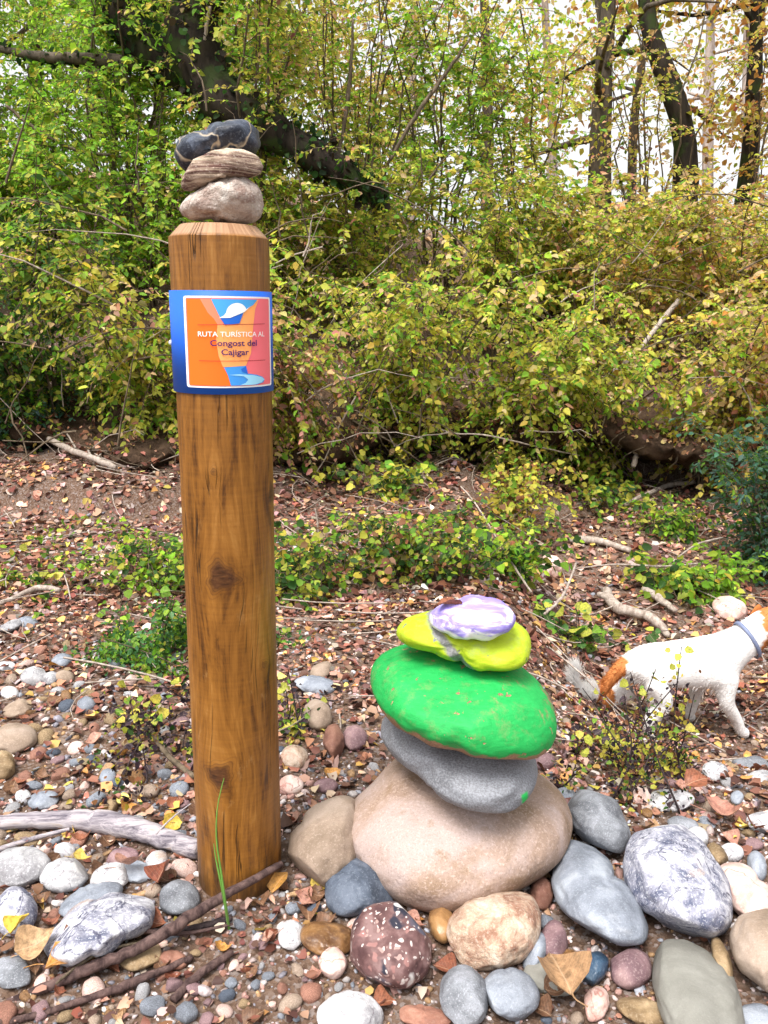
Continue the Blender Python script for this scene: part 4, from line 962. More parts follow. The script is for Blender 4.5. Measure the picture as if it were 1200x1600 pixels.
stick('stick', 'short broken brown stick in front of the post', [(270,1570,.008),(310,1535,.012),(365,1495,.01)], [.006, .0065, .005], M_STICK, 18, .12)
stick('stick', 'mossy forked twig lying right of the stick junction near the post foot', [(225,1472,.02),(300,1465,.018),(362,1447,.016)], [.003, .005, .006], M_TWIG_DARK, 16, .15)
stick('stick', 'thin brown stick leaning behind the post on the left', [(234,1152,.04),(245,1175,.03),(270,1200,.02),(305,1228,.02)], [.005, .006, .006], M_TWIG, 16, .12)
stick('stick', 'slim reddish twig crossing the long stick at lower left', [(90,1560,.025),(135,1528,.03),(190,1505,.03),(240,1498,.03)], [.0022, .0025, .002], M_TWIG, 14, .2)
stick('stick', 'pale twig in the litter above the driftwood by the left edge', [(-10,955,.02),(30,945,.03),(60,935,.04),(95,940,.04)], [.008, .009, .010, .009], M_TWIG_PALE, 14, .12)
stick('stick', 'pale bent stick on the slope in the right background', [(975,797,.03),(1010,785,.05),(1045,772,.06),(1085,765,.05)], [.012, .016, .018, .012], M_TWIG_PALE, 18, .1)
stick('stick', 'pale half-buried branch behind the brambles', [(890,850,.02),(930,853,.03),(985,866,.02)], [.018, .02, .014], M_TWIG_PALE, 14, .1)
stick('dead_root', 'thick weathered root running toward the dog behind the cairn', [(945,935,.04),(960,965,.05),(995,975,.05),(1025,985,.04),(1045,1000,.02)], [.022, .026, .02, .022, .012], M_TWIG_PALE, 20, .14, 'root')
stick('dead_root', 'second pale root lying above the thick one', [(1005,930,.03),(1025,945,.04),(1055,965,.03)], [.016, .02, .012], M_TWIG_PALE, 14, .12, 'root')
stick('stick', 'short white broken stick below the brambles right of the cairn', [(935,945,.05),(955,958,.06),(972,972,.05)], [.014, .016, .012], M_TWIG_PALE, 10, .1)
stick('dead_branch', 'bare white dead branch forked on the bank at far left', [(15,655,.05),(55,690,.08),(100,715,.06),(145,730,.05),(180,740,.03)], [.012, .016, .018, .02, .016], M_TWIG_PALE, 20, .12, 'branch', None, 7,
      [([(145,730,.05),(115,690,.12),(75,645,.2)], .007), ([(120,718,.06),(90,690,.12),(20,680,.16)], .006), ([(150,733,.04),(175,700,.06),(182,680,.1)], .006)])
for i_, (pts, lab) in enumerate([([(60,765,.15,4.6),(70,795,.1,4.4),(90,850,.0,4.0)], 'slender pale sapling twig standing in the left litter'),
    ([(492,795,.0,3.7),(496,815,.0,3.7),(499,850,-.02,3.7)], 'short upright pale stick right of the post'),
    ([(720,760,.0,4.3),(745,790,.0,4.1),(800,880,0,3.4),(830,925,0,3.0)], 'long thin dry stem arching behind the cairn'),
    ([(640,645,0,5.1),(700,675,0,4.9),(760,680,0,4.8),(840,698,0,4.8),(905,712,0,5.0)], 'pale dry vine hanging along the bank edge'),
    ([(850,960,0,2.4),(880,930,0,2.5),(900,880,0,2.8)], 'dry grass stem curving beside the brambles'),
    ([(890,890,0,3.6),(960,882,0,3.7),(1040,885,0,3.8),(1110,878,0,3.9)], 'long pale dry stalk lying across the right litter'),
    ([(1060,870,0,3.7),(1090,850,0,3.8),(1130,840,0,3.9)], 'dry bent stalk near the dark right shrub'),
    ([(990,728,0,5.0),(995,705,0,5.0),(1000,680,0,5.0)], 'short white upright stump twig on the bank at right'),
    ([(1000,545,0,5.6),(960,580,0,5.5),(925,605,0,5.4)], 'pale straight dead stick leaning in the thicket'),
    ([(1060,470,0,6.0),(1035,500,0,5.8),(1000,545,0,5.6)], 'grey leaning branch higher in the right thicket')]):
    stick('dry_stem', lab, pts, [.004, .005, .004] if i_ not in (7, 8, 9) else [.016, .02, .016], M_TWIG_PALE, 24, .12, 'stem', 'dry stems', 5)
# tangle of thin dry twigs nobody could count
tw = []
for k in range(420):
    x = RNG.uniform(-2.6, 2.8); y = RNG.uniform(1.7, 5.9); a = RNG.uniform(0, 6.28); ln = RNG.uniform(.08, .4)
    s = np.linspace(-.5, .5, 5); X_ = x + np.cos(a) * ln * s + .1 * ln * (s * 2) ** 2 * RNG.normal(); Y_ = y + np.sin(a) * ln * s
    if (np.hypot(X_ - .13, Y_ - 1.36) < .3).any(): continue
    Z_ = H(X_, Y_) + .012 + RNG.uniform(0, .05) * (1 + s)
    tw.append(tube(np.stack([X_, Y_, Z_], 1), RNG.uniform(.0012, .003), 4))
V, Fq = join(tw); tag(obj('dry_twigs', mesh_np('dry_twigs', V, Fq), M_TWIG_PALE), 'thin dry twigs scattered through the litter', 'twigs', kind='stuff')
# green grass blade at the post foot
gb = empty('grass_blade', tuple(hit(358, 1452))); g0 = np.array(gb.location)
for pts in ([(358,1450),(352,1410),(345,1360),(338,1310),(340,1260),(350,1216)], [(356,1440),(347,1390),(338,1345),(334,1318)]):
    W = np.array([aty(p[0], p[1], 1.105) for p in pts]) - g0; W[0] = W[0] * .2
    V, Fq = tube(smooth_path(W, 14), np.linspace(.0024, .0006, 14), 5); obj('blade', mesh_np('blade', V, Fq), plain('grass_green', (.13, .30, .05), .5), gb)
tag(gb, 'thin green grass blade growing in front of the post', 'grass')
#--PART4--
# ------------------------------------------------------------------ dog
def build_dog():
    S_ = 1.0; foot = hit(1163, 1154); gz = float(foot[2]); yaw = R_(8)
    root = empty('dog', (0, 0, 0)); tag(root, 'white dog with tan head and plumed tail walking off to the right', 'dog')
    N_, E_, Rr = [], [], []
    def v(p, r, par=None):
        N_.append(p); Rr.append(r); i_ = len(N_) - 1
        if par is not None: E_.append((par, i_))
        return i_
    pel = v((.045, 0, .205), .074); mid = v((.17, 0, .212), .080, pel); che = v((.30, 0, .205), .094, mid); nb = v((.375, 0, .245), .070, che)
    nk = v((.435, 0, .285), .052, nb); hd = v((.495, 0, .325), .054, nk); br = v((.53, 0, .322), .043, hd); mz = v((.575, 0, .303), .030, br); ns = v((.612, 0, .297), .023, mz)
    for sg, fx in ((-1, .045), (1, -.05)):
        a_ = v((.325, sg * .048, .165), .042, che); b_ = v((.305 + fx * .3, sg * .056, .115), .027, a_); c_ = v((.33 + fx, sg * .055, .055), .018, b_)
        d_ = v((.335 + fx * 1.35, sg * .055, .017), .018, c_); v((.362 + fx * 1.4, sg * .055, .011), .015, d_)
    for sg, fx in ((-1, .02), (1, -.055)):
        a_ = v((.055, sg * .048, .175), .056, pel); b_ = v((.085 + fx, sg * .058, .120), .038, a_); c_ = v((.018 + fx * 1.3, sg * .056, .070), .019, b_)
        d_ = v((.03 + fx * 1.5, sg * .056, .018), .017, c_); v((.058 + fx * 1.5, sg * .056, .011), .015, d_)
    t = pel
    for p, r in (((-.035, 0, .222), .030), ((-.065, 0, .185), .021), ((-.10, 0, .140), .017), ((-.145, 0, .118), .014), ((-.19, 0, .135), .012), ((-.205, 0, .175), .010), ((-.19, 0, .205), .007)):
        t = v(p, r, t)
    me = bpy.data.meshes.new('dog_cage'); me.from_pydata(N_, E_, []); me.update()
    tmp = bpy.data.objects.new('dog_cage', me); COL.objects.link(tmp)
    md = tmp.modifiers.new('skin', 'SKIN'); md.use_smooth_shade = True; md.branch_smoothing = .6
    if not me.skin_vertices: bpy.context.view_layer.objects.active = tmp; bpy.ops.object.mode_set(mode='OBJECT')
    sk = me.skin_vertices[0].data
    for i_, r in enumerate(Rr): sk[i_].radius = (r * (.82 if i_ < 3 else 1), r); sk[i_].use_root = (i_ == 0)
    ss = tmp.modifiers.new('sub', 'SUBSURF'); ss.levels = 3; ss.render_levels = 3; sm_ = tmp.modifiers.new('smooth', 'SMOOTH'); sm_.factor = .5; sm_.iterations = 6
    dg = bpy.context.evaluated_depsgraph_get(); dg.update()
    body = bpy.data.meshes.new_from_object(tmp.evaluated_get(dg)); bpy.data.objects.remove(tmp)
    co = np.empty(len(body.vertices) * 3); body.vertices.foreach_get('co', co); co = co.reshape(-1, 3)
    # flatten soles, deepen chest, tuck belly
    nz = np.array([mnoise.noise(Vector(c) * 22) for c in co])
    tan = ((co[:, 0] > .448 + .02 * nz)) | ((co[:, 0] < -.028 + .015 * nz) & (co[:, 0] > -.118 + .02 * nz))
    blaze = (np.abs(co[:, 1]) < .012) & (co[:, 0] > .5) & (co[:, 2] > .30); tan = tan & ~blaze
    W, T = np.array(G(.80, .78, .77)), np.array(G(.50, .19, .06))
    colr = np.where(tan[:, None], T, W)
    a = body.color_attributes.new('Col', 'FLOAT_COLOR', 'POINT'); c4 = np.ones((len(co), 4), np.float32); c4[:, :3] = colr; a.data.foreach_set('color', c4.ravel())
    n = NT('dog_fur'); at = n.n('Attribute'); at.attribute_name = 'Col'; vv = n.n('TexCoord').outputs['Object']
    mp = n.n('Mapping'); n.l(vv, mp.inputs[0]); mp.inputs['Scale'].default_value = (.35, 1, 1)
    fur = n.fin(n.mix(1.0, at.outputs['Color'], n.ramp(n.noise(mp.outputs[0], 160, 4, .7), [(.3, .78), (.6, 1.0)]), 'MULTIPLY'), .8, n.bump(n.noise(mp.outputs[0], 220, 4), .5, .004), .15)
    body.materials.clear(); b = obj('body', body, fur, root)
    # coat: short strands all over, long ones on tail, belly and thighs
    nn = np.empty(len(co) * 3); body.vertices.foreach_get('normal', nn); nn = nn.reshape(-1, 3)
    K = 9000; idx = RNG.integers(len(co), size=K); tl = np.where(co[:, 0] < -.115)[0]; tl2 = np.where((co[:, 0] < -.02) & (co[:, 0] >= -.12))[0]
    idx = np.concatenate([idx, RNG.choice(tl, 1300), RNG.choice(tl2, 700)])
    p = co[idx]; d = norm(nn[idx] * .35 + np.array([-.8, 0, -.35]) + RNG.normal(size=(len(idx), 3)) * .12)
    ln = RNG.uniform(.006, .013, len(idx)) * np.where(p[:, 2] < .10, .45, 1); tm = p[:, 0] < -.115
    d[tm] = norm(nn[idx][tm] * .3 + np.array([-.45, 0, .8]) + RNG.normal(size=(tm.sum(), 3)) * .16); ln[tm] = RNG.uniform(.02, .055, tm.sum())
    bl = (nn[idx][:, 2] < -.5) & (p[:, 2] > .08) & ~tm; ln[bl] *= 1.8
    hdm = p[:, 0] > .45; ln[hdm] *= .6
    sd_ = norm(np.cross(d, RNG.normal(size=d.shape))) * .0009
    mid_ = p + d * ln[:, None] * .55; tip = p + d * ln[:, None] + np.array([0, 0, -.25]) * (ln ** 1)[:, None] * .3
    V = np.stack([p - sd_, p + sd_, mid_ + sd_ * .8, tip, mid_ - sd_ * .8], 1).reshape(-1, 3); bi = np.arange(len(idx))[:, None] * 5
    coat = obj('coat', mesh_np('coat', V, [bi + np.array([[0, 1, 2, 4]]), bi + np.array([[4, 2, 3]])], np.repeat(np.where(tm[:, None], np.array(G(.93, .92, .91)), colr[idx]), 5, 0)), leaf_mat('fur_strands', .6, rough=.8), b); coat['kind'] = 'stuff'
    # ears, eyes, nose, collar
    furT = plain('tan_ear_fur', G(.42, .15, .045), .85, .15)
    for sg in (-1, 1):
        Vv, Ff = ico(3); P = Vv * np.array([.030, .009, .046]); P[:, 0] *= 1 + .35 * (-P[:, 2] / .046); P[:, 1] += sg * .25 * P[:, 2] * -.4
        P += np.array([.485, sg * .055, .312]); obj('ear', mesh_np('ear', P, Ff), furT, root)
        Vv, Ff = ico(2); obj('eye', mesh_np('eye', Vv * .0075 + np.array([.548, sg * .030, .336]), Ff), plain('dark_eye', G(.01, .007, .005), .1, .6), root)
    Vv, Ff = ico(2); obj('nose', mesh_np('nose', Vv * np.array([.012, .014, .010]) + np.array([.634, 0, .303]), Ff), plain('dark_nose', G(.015, .012, .012), .3, .5), root)
    tt_ = np.linspace(0, 2 * math.pi, 33)[:32]; axc = norm(np.array([.8, 0, .6])); e1 = np.array([0, 1.0, 0]); e2 = np.cross(axc, e1); ctr = np.array([.418, 0, .272])
    ring = [ctr + axc * o_ + r_ * (.057 * np.cos(tt_)[:, None] * e1 * .9 + .062 * np.sin(tt_)[:, None] * e2) for o_, r_ in ((-.006, .97), (-.006, 1.03), (.006, 1.03), (.006, .97))]
    V = np.concatenate(ring); q_ = np.arange(32); q2 = (q_ + 1) % 32
    Fq = np.concatenate([np.stack([k * 32 + q_, k * 32 + q2, ((k + 1) % 4) * 32 + q2, ((k + 1) % 4) * 32 + q_], 1) for k in range(4)])
    obj('collar', mesh_np('collar', V, Fq), plain('blue_grey_collar', G(.16, .19, .30), .5), root)
    # place: nearest front paw at the traced paw, feet on the ground
    sc = 1.0; root.rotation_euler = (0, 0, yaw); root.scale = (.93, 1.12, 1.16)
    off = Matrix.Rotation(yaw, 3, 'Z') @ Vector((.41 * .93, -.055 * 1.12, 0))
    root.location = (foot[0] - off.x, foot[1] - off.y, gz + .004)
    return root
build_dog()

# ------------------------------------------------------------------ near plants with separate leaves
LM = {}
def leaf_obj_mesh(key, colr, shape):
    if key not in LM:
        n = leaf_mat('plant_leaf_' + key, .35, False, [(0, tuple(c * .75 for c in colr)), (1, tuple(min(1, c * 1.15) for c in colr))])
        V, Fq = shape.copy(), np.array([[0, 5, 4, 3], [0, 3, 2, 1]])
        me = mesh_np('leaf', V, Fq, smooth=False); me.materials.append(n); LM[key] = me
    return LM[key]
def near_plant(label, base, stems, nleaf, keys, leaf, bark, group, cat='plant', name='leafy_plant', spread=.05, filler=0, fpal=None):
    """stems: tip points in the world; leaves hang from the stems, one object each"""
    root = empty(name, tuple(base)); tag(root, label, cat, group); base = np.array(base); St = []
    for tp in stems:
        b0 = RNG.normal(size=3) * np.array([spread, spread, 0]); b0[2] = float(H(base[0] + b0[0], base[1] + b0[1])) - base[2] - .01
        T = np.asarray(tp) - base; P = smooth_path([b0, b0 * .5 + T * .45 + RNG.normal(size=3) * .02, T], 9); St.append(P)
        V, Fq = tube(P, np.linspace(.0026, .0010, 9), 4); obj('stem', mesh_np('stem', V, Fq), bark, root)
    for k in range(nleaf):
        P = St[RNG.integers(len(St))]; t = RNG.uniform(.12, 1) * 8; i_ = min(int(t), 7); p = P[i_] + (P[i_ + 1] - P[i_]) * (t - i_)
        ax = norm(np.array([RNG.normal(), RNG.normal() - .2, RNG.normal() * .4 - .2])); nr = norm(np.array([0, -.5, .8]) + RNG.normal(size=3) * .45); sd_ = norm(np.cross(nr, ax)); nn = np.cross(ax, sd_); s_ = leaf * RNG.uniform(.5, 1.2)
        key, colr, shape = keys[RNG.integers(len(keys))]
        o = bpy.data.objects.new('leaf', leaf_obj_mesh(key, colr, shape)); link(o, root)
        m = Matrix(np.stack([ax, sd_, nn], 1) * s_).to_4x4(); m.translation = Vector(p + ax * RNG.uniform(0, .025)); o.matrix_local = m
    if filler:
        q = [];  ax = []
        for k in range(filler):
            P = St[RNG.integers(len(St))]; t = RNG.uniform(0, .75) * 8; i_ = min(int(t), 7); q.append(P[i_] + (P[i_ + 1] - P[i_]) * (t - i_) + RNG.normal(size=3) * .022); ax.append(RNG.normal(size=3))
        N = len(q); V, Fq, C = leaves(np.array(q), np.array(ax), np.array([0, -.4, .8]) + RNG.normal(size=(N, 3)) * .5, leaf * RNG.uniform(.3, .75, N), palette(N, fpal), LEAF6, .5)
        o = obj('small_leaves', mesh_np('small_leaves', V, Fq, C, smooth=False), M_LEAF, root); o['kind'] = 'stuff'
    return root
KY = ('yellow', YEL, LEAF_ROUND); KYG = ('yellow_green', YG, LEAF_ROUND); KG = ('green', GRN, LEAF6); KD = ('dark_green', DGR, LEAF6); KP = ('dark_purple', G(.05, .03, .045), LEAF6); KB = ('bluish', BLU, LEAF_OVAL)
GP = 'small plants on the gravel'
dk = G(.035,.022,.03)
b = hit(1000, 1225); yp = b[1]
near_plant('twiggy plant with dark stems and yellow-green leaves in front of the dog', b,
    [aty(px, py, yp + RNG.uniform(-.05, .12)) for px, py in ((985,1050),(975,1085),(1065,1010),(1060,1065),(1025,1045),(1085,1085),(910,1075),(930,1110),(950,1140),(905,1130),(1100,1130),(1040,1110),(1075,1140),(990,1120),(925,1160),(960,1175),(1050,1160),(1110,1160),(890,1160),(1010,1150))],
    220, [KY, KYG, KYG, KG, KP, KP], .020, M_TWIG_DARK, GP, spread=.13, filler=2200, fpal=[(YG, 2.4), (dk, 6), (BRN, 3), (YEL, 1), (DGR, 2)])
b = hit(240, 1150); yp = b[1]
near_plant('sprawling plant of dark twigs and yellow leaves against the post on its left', b,
    [aty(px, py, yp + RNG.uniform(-.1, .25)) for px, py in ((200,1085),(225,1110),(180,1120),(260,1090),(285,1060),(290,1110),(170,1100),(240,1060),(265,1130),(215,1140),(290,1140),(185,1070),(300,1080),(230,1085))],
    130, [KY, KYG, KYG, KP, KP, KG], .024, M_TWIG_DARK, GP, spread=.16, filler=1500, fpal=[(dk, 6), (BRN, 2), (YG, 1.2), (DGR, 1.5)])
b = hit(225, 1040); yp = b[1]
near_plant('green feathery herb behind the post on its left', b,
    [aty(px, py, yp + RNG.uniform(-.1, .3)) for px, py in ((150,950),(180,965),(210,940),(240,950),(270,930),(290,960),(200,1000),(230,990),(260,990),(170,1010),(290,1000),(140,990),(245,920),(190,930))],
    170, [KG, KG, KD, ('cool', G(.10,.26,.09), LEAF_OVAL), ('bright', LIM, LEAF_OVAL)], .030, M_TWIG, GP, spread=.20, filler=3000, fpal=[(GRN, 4), (DGR, 3), (G(.10,.25,.09), 4), (YG, 1)])
b = hit(440, 1150)
near_plant('small yellow-green sprig hugging the right edge of the post', b,
    [aty(px, py, b[1] + RNG.uniform(-.03, .08)) for px, py in ((445,1065),(462,1080),(455,1100),(470,1110),(440,1090),(465,1130),(450,1045))], 60, [KYG, KG, KY, KP], .022, M_TWIG_DARK, GP, spread=.03, filler=90, fpal=P_DARK)
b = hit(900, 1010)
near_plant('broad-leaved green bramble right behind the cairn', b,
    [aty(px, py, b[1] + RNG.uniform(-.1, .25)) for px, py in ((850,955),(870,970),(900,945),(930,960),(950,975),(880,1000),(915,985),(860,930),(940,1000),(975,995),(990,1010),(1055,985),(895,920))], 110, [('bramble', G(.09,.24,.06), LEAF_ROUND), KG, KYG, KD], .05, M_TWIG_DARK, GP, spread=.15, filler=60, fpal=P_DARK)
b = hit(60, 915)
near_plant('low bright green and yellow plant at the far left', b,
    [aty(px, py, b[1] + RNG.uniform(-.1, .4)) for px, py in ((10,855),(25,875),(90,880),(130,870),(150,890),(60,890),(110,905),(40,905),(95,925),(160,905),(200,890),(15,895))], 120, [('bright', LIM, LEAF_OVAL), KYG, KY, KG], .042, M_TWIG, GP, spread=.4, filler=700, fpal=P_DARK + [(BRN, 2)])

# ------------------------------------------------------------------ low bushes at the foot of the bank
GB = 'low bushes at the foot of the bank'
def low(px, py, label, h, sp, nt, pal, leaf=.024, shape=LEAF_ROUND, ns=16, **kw):
    b = hit(px, py); kw.setdefault('tmin', .1)
    return shrub('low_bush', label, 'bush', b, h, sp, ns, nt, pal, leaf, (0, 0), GB, .15, .024, shape, .5, stem_r=.003, **kw)
low(520, 905, 'low green and yellow bush between the post and the cairn, nearest the post', .27, .42, 125, P_YG + [(DGR, 9), (BRN, 5), (GRN, 4)])
low(620, 900, 'low dense yellow-green bush behind the cairn on its left', .32, .50, 170, P_YG + [(DGR, 9), (BRN, 5), (GRN, 4)])
low(700, 905, 'low green bush directly behind the cairn top', .34, .46, 150, P_GREEN + [(DGR, 9), (YG, 3), (BRN, 4)])
low(470, 930, 'straggly low plant touching the right side of the post at mid height', .22, .2, 90, P_DARK + [(YEL, 2)])
low(790, 900, 'bright green bramble patch behind the lime stone', .26, .30, 120, P_GREEN + [(DGR, 4)], .034, LEAF6)
low(800, 830, 'yellow-leaved bush right of the low bushes at the bank foot', .45, .25, 170, [(YEL, 5), (YG, 4), (GRN, 2), (BRN, 3)], .028)
low(1040, 830, 'small green plant on the litter right of centre', .22, .25, 100, P_GREEN + [(DGR, 4)], .03, LEAF6)
low(1110, 935, 'light green bramble shoots under the dark right shrub', .22, .22, 80, P_GREEN + [(GRN, 4)], .038, LEAF6)
low(1060, 930, 'small dark green plants behind the back of the dog', .16, .28, 70, P_DARK, .035)
low(160, 640, 'bright green fern-like bush on the bank left of the post', .35, .30, 170, P_GREEN, .032, LEAF_OVAL)
low(40, 700, 'blue-green leafy shrub on the bank at far left', .34, .45, 260, P_BLUE, .030, LEAF_OVAL)
low(1192, 905, 'dark blue-green evergreen shrub at the right edge', .82, .40, 760, P_BLUE + [(DGR, 4)], .030, LEAF_OVAL, 26)
low(1190, 760, 'dark evergreen shrub higher up at the right edge', .5, .45, 460, P_BLUE + [(DGR, 5)], .034, LEAF_OVAL, 20)
low(610, 770, 'thin sprigs of green on the brown bank left of centre', .24, .5, 70, P_DARK + [(YG, 3)], .035)
low(960, 790, 'sparse green sprigs on the brown bank right of centre', .18, .5, 60, P_DARK + [(YG, 3)], .035)
low(250, 915, 'green plant behind the post at knee height on its left', .25, .35, 170, P_DARK + [(LIM, 3)], .022)

# ------------------------------------------------------------------ thicket on the slope
GT = 'shrubs of the thicket'
def bush(x, s, h, sp, nt, pal, label, ns=14, leaf=.036, lean=(0, -.25), **kw):
    y = yb_(x) + s; kw.setdefault('twig', .42); kw.setdefault('step', .0245)
    return shrub('thicket_shrub', label, 'shrub', (x, y, float(H(x, y))), h, sp, ns, nt, pal, leaf, lean, GT, **kw)
FR = [(-2.75, 'leftmost on the bank edge', P_DARK, 1.25), (-2.05, 'second from the left on the bank edge', P_DARK, 1.35), (-1.3, 'just left of the sign post on the bank edge', P_YG, 1.3),
      (-.55, 'showing right beside the blue sign', P_PINK, 1.3), (.1, 'overhanging the bank above the cairn', P_YG, 1.25), (.75, 'overhanging the bank right of the cairn', P_YG, 1.35), (1.4, 'above the long pale vine', P_YG, 1.3), (2.1, 'in front of the leaning grey branch', P_PEACH, 1.25), (2.8, 'rightmost on the bank edge', P_PEACH, 1.3)]
for x, w, pal, h in FR:
    bush(x, .74 + .1 * math.sin(5 * x), h * (1.12 + .2 * math.sin(3.1 * x + 1)), .8, int(330 + 50 * math.sin(3.1 * x + 1)), pal, '%s shrub %s' % ('dark green' if pal is P_DARK else 'pink-tinged yellow-green' if pal is P_PINK else 'yellow-green' if pal is P_YG else 'peach and yellow', w), lean=(RNG.normal() * .1, -.36), tmin=.1, drop=.5, flat=.88, face=.45)
MIDW = ['at the left picture edge', 'a little in from the left edge', 'left of the blue sign', 'right behind the blue sign', 'just right of the sign', 'above the left half of the cairn', 'above the right half of the cairn', 'above the dog', 'at the right picture edge']
for k, x in enumerate(np.linspace(-3.4, 3.5, 9)):
    pal = P_GREEN if x < -1.6 else P_YG if x < 1.6 else P_PEACH
    bush(x + RNG.normal() * .12, 1.85 + RNG.normal() * .1, 1.45, .9, 340, pal, '%s shrub in the middle of the thicket %s' % ('lime green' if pal is P_GREEN else 'mixed yellow-green' if pal is P_YG else 'peach-tinted', MIDW[k]), lean=(RNG.normal() * .1, -.2))
for k, x in enumerate(np.linspace(-4.2, 4.4, 9)):
    pal = P_GREEN if x < -1.2 else P_YG if x < 1.2 else P_PEACH
    bush(x + RNG.normal() * .15, 3.0 + RNG.normal() * .15, 1.6 if x < .5 else .95, 1.0, 260 if x < .5 else 170, pal, '%s shrub high in the thicket %s' % ('lime green' if pal is P_GREEN else 'thin yellow-green' if pal is P_YG else 'pale peach', MIDW[k]), lean=(RNG.normal() * .1, -.1), leaf=.040)
for x, s, h, pal, lab in ((-2.5, 3.6, 2.6, P_GREEN, 'broad lime green bush filling the upper left'), (-1.4, 3.9, 2.5, P_GREEN, 'green bush behind the dark leaning trunk'), (-.2, 4.0, 2.3, P_PEACH, 'peach and yellow bush behind the top centre stems'), (-3.9, 3.4, 2.6, P_GREEN, 'bright green bush at the upper left edge'), (1.45, 2.45, 1.15, P_YG, 'yellow-green shrub filling the thicket above the lime stone'), (2.6, 2.3, 1.1, P_PEACH, 'peach-yellow shrub in the thicket above the dog')):
    bush(x, s, h, 1.1, 300, pal, lab, leaf=.044, twig=.5, lean=(0, -.05))
# tall slender saplings whose leaves fill the top of the picture
for k, (x, s, h, pal, w) in enumerate([(-3.0, 1.7, 2.9, P_GREEN, 'in the top left corner'), (-1.95, 2.2, 3.0, P_GREEN, 'above the fallen dark trunk'), (-1.1, 1.8, 2.7, P_YG, 'just above the stones on the post'), (-.3, 2.4, 3.1, P_YG, 'right of the stones on the post at the top'),
      (.4, 2.0, 2.8, P_GREEN, 'at the top centre with long bare stems'), (1.15, 2.6, 2.6, P_YG, 'left of the bare grey trunk'), (2.3, 3.0, 2.6, P_PEACH, 'between the two dark trunks'), (3.3, 2.8, 2.7, P_ORANGE, 'in the top right corner')]):
    y = yb_(x) + s
    shrub('tall_sapling', 'tall slender sapling with fine leaves %s' % w, 'sapling', (x, y, float(H(x, y))), h, .8, 10, 340 if x < -.6 else 190 if x < 1.5 else 120, pal, .036, (RNG.normal() * .06, -.12), 'tall saplings', .5, .027, LEAF6, .6, tmin=.38, stem_r=.012)

# ------------------------------------------------------------------ trees on the slope and behind it
def tree(name, label, base, top, r0, bark, pal, ncl, nl, crown_r, leaf=.07, group='trees behind the thicket', cz=(.35, 1.0), nlimb=9, bend_=.25):
    root = empty(name, tuple(base)); tag(root, label, 'tree', group); T = np.asarray(top) - np.asarray(base); n = 16
    m1 = T * .35 + RNG.normal(size=3) * bend_ * np.array([1, 1, 0]); m2 = T * .7 + RNG.normal(size=3) * bend_ * np.array([1, 1, 0])
    P = smooth_path([np.array([0, 0, -.15]), m1, m2, T], n); rr_ = np.linspace(r0, r0 * .3, n); rr_[0] *= 1.4
    V, Fq = tube(P, rr_ * (1 + .05 * RNG.normal(size=n)), 12); tr = obj('trunk', mesh_np('trunk', V, Fq), bark, root)
    limbs = []; ends = []
    for k in range(nlimb):
        t = RNG.uniform(*cz) * (n - 1); i_ = min(int(t), n - 2); p = P[i_]; d = norm(np.array([RNG.normal(), RNG.normal(), RNG.uniform(-.1, .7)])); L = crown_r * RNG.uniform(.5, 1.1)
        Q = smooth_path([p, p + d * L * .5 + RNG.normal(size=3) * .08 * L, p + d * L + np.array([0, 0, -.1 * L])], 7); V, Fq = tube(Q, np.linspace(rr_[i_] * .45, .006, 7), 6); obj('limb', mesh_np('limb', V, Fq), bark, root); ends += [Q[3], Q[4], Q[5], Q[6]]
    ends = np.array(ends); pos = []
    for k in range(ncl):
        c = ends[RNG.integers(len(ends))] + RNG.normal(size=3) * .18 * crown_r; pos.append(c + RNG.normal(size=(nl, 3)) * np.array([.16, .16, .09]) * max(.6, crown_r))
    pos = np.concatenate(pos); N = len(pos)
    V, Fq, C = leaves(pos, RNG.normal(size=(N, 3)) + np.array([0, 0, -.5]), np.array([0, -.5, .7]) + RNG.normal(size=(N, 3)) * .5, leaf * RNG.uniform(.6, 1.2, N), palette(N, pal), LEAF6, .5)
    o = obj('crown', mesh_np('crown', V, Fq, C, smooth=False), M_LEAF, root); o['kind'] = 'stuff'
    return root
def gpt(px, y):  # ground point on the column px at distance y
    x = aty(px, 400, y)[0]; return np.array([x, y, float(H(x, y))])
def tp(px, py, y): return aty(px, py, y)
tree('tree', 'tree with a straight grey-brown trunk left of the bright gap at top right', gpt(940, 8.0), tp(968, -260, 8.0), .125, M_BARK, P_YG, 30, 50, 1.3, bend_=.06)
tree('tree', 'slim dark tree close to the right of the straight grey trunk', gpt(990, 9.0), tp(1005, -280, 9.0), .06, M_BARK, P_PEACH, 14, 45, 1.2, bend_=.1)
tree('tree', 'dark crooked tree with orange leaves at the top right', gpt(1060, 8.0), tp(1110, -220, 8.0), .13, M_BARK_DARK, P_ORANGE, 55, 50, 1.3, bend_=.2)
tree('tree', 'dark leaning tree at the upper right edge', gpt(1150, 8.6), tp(1215, -200, 8.6), .11, M_BARK_DARK, P_ORANGE, 50, 50, 1.3, bend_=.15)
tree('tree', 'pale thin tree trunk against the bright gap on the right', gpt(1105, 13), tp(1095, -200, 13), .10, M_BARK_PALE, P_PEACH, 10, 45, 1.3, bend_=.08)
tree('tree', 'pale thin tree near the right border behind the orange leaves', gpt(1170, 15), tp(1160, -200, 15), .12, M_BARK_PALE, P_PEACH, 14, 45, 1.5, bend_=.08)
tree('tree', 'slender distant tree in the bright top centre', gpt(640, 14), tp(655, -260, 14), .09, M_BARK_PALE, P_PEACH, 40, 50, 1.6, .085, bend_=.1)
tree('tree', 'distant green-gold tree behind the top centre saplings', gpt(760, 15), tp(770, -240, 15), .12, M_BARK, P_YG, 50, 50, 1.8, .09, bend_=.1)
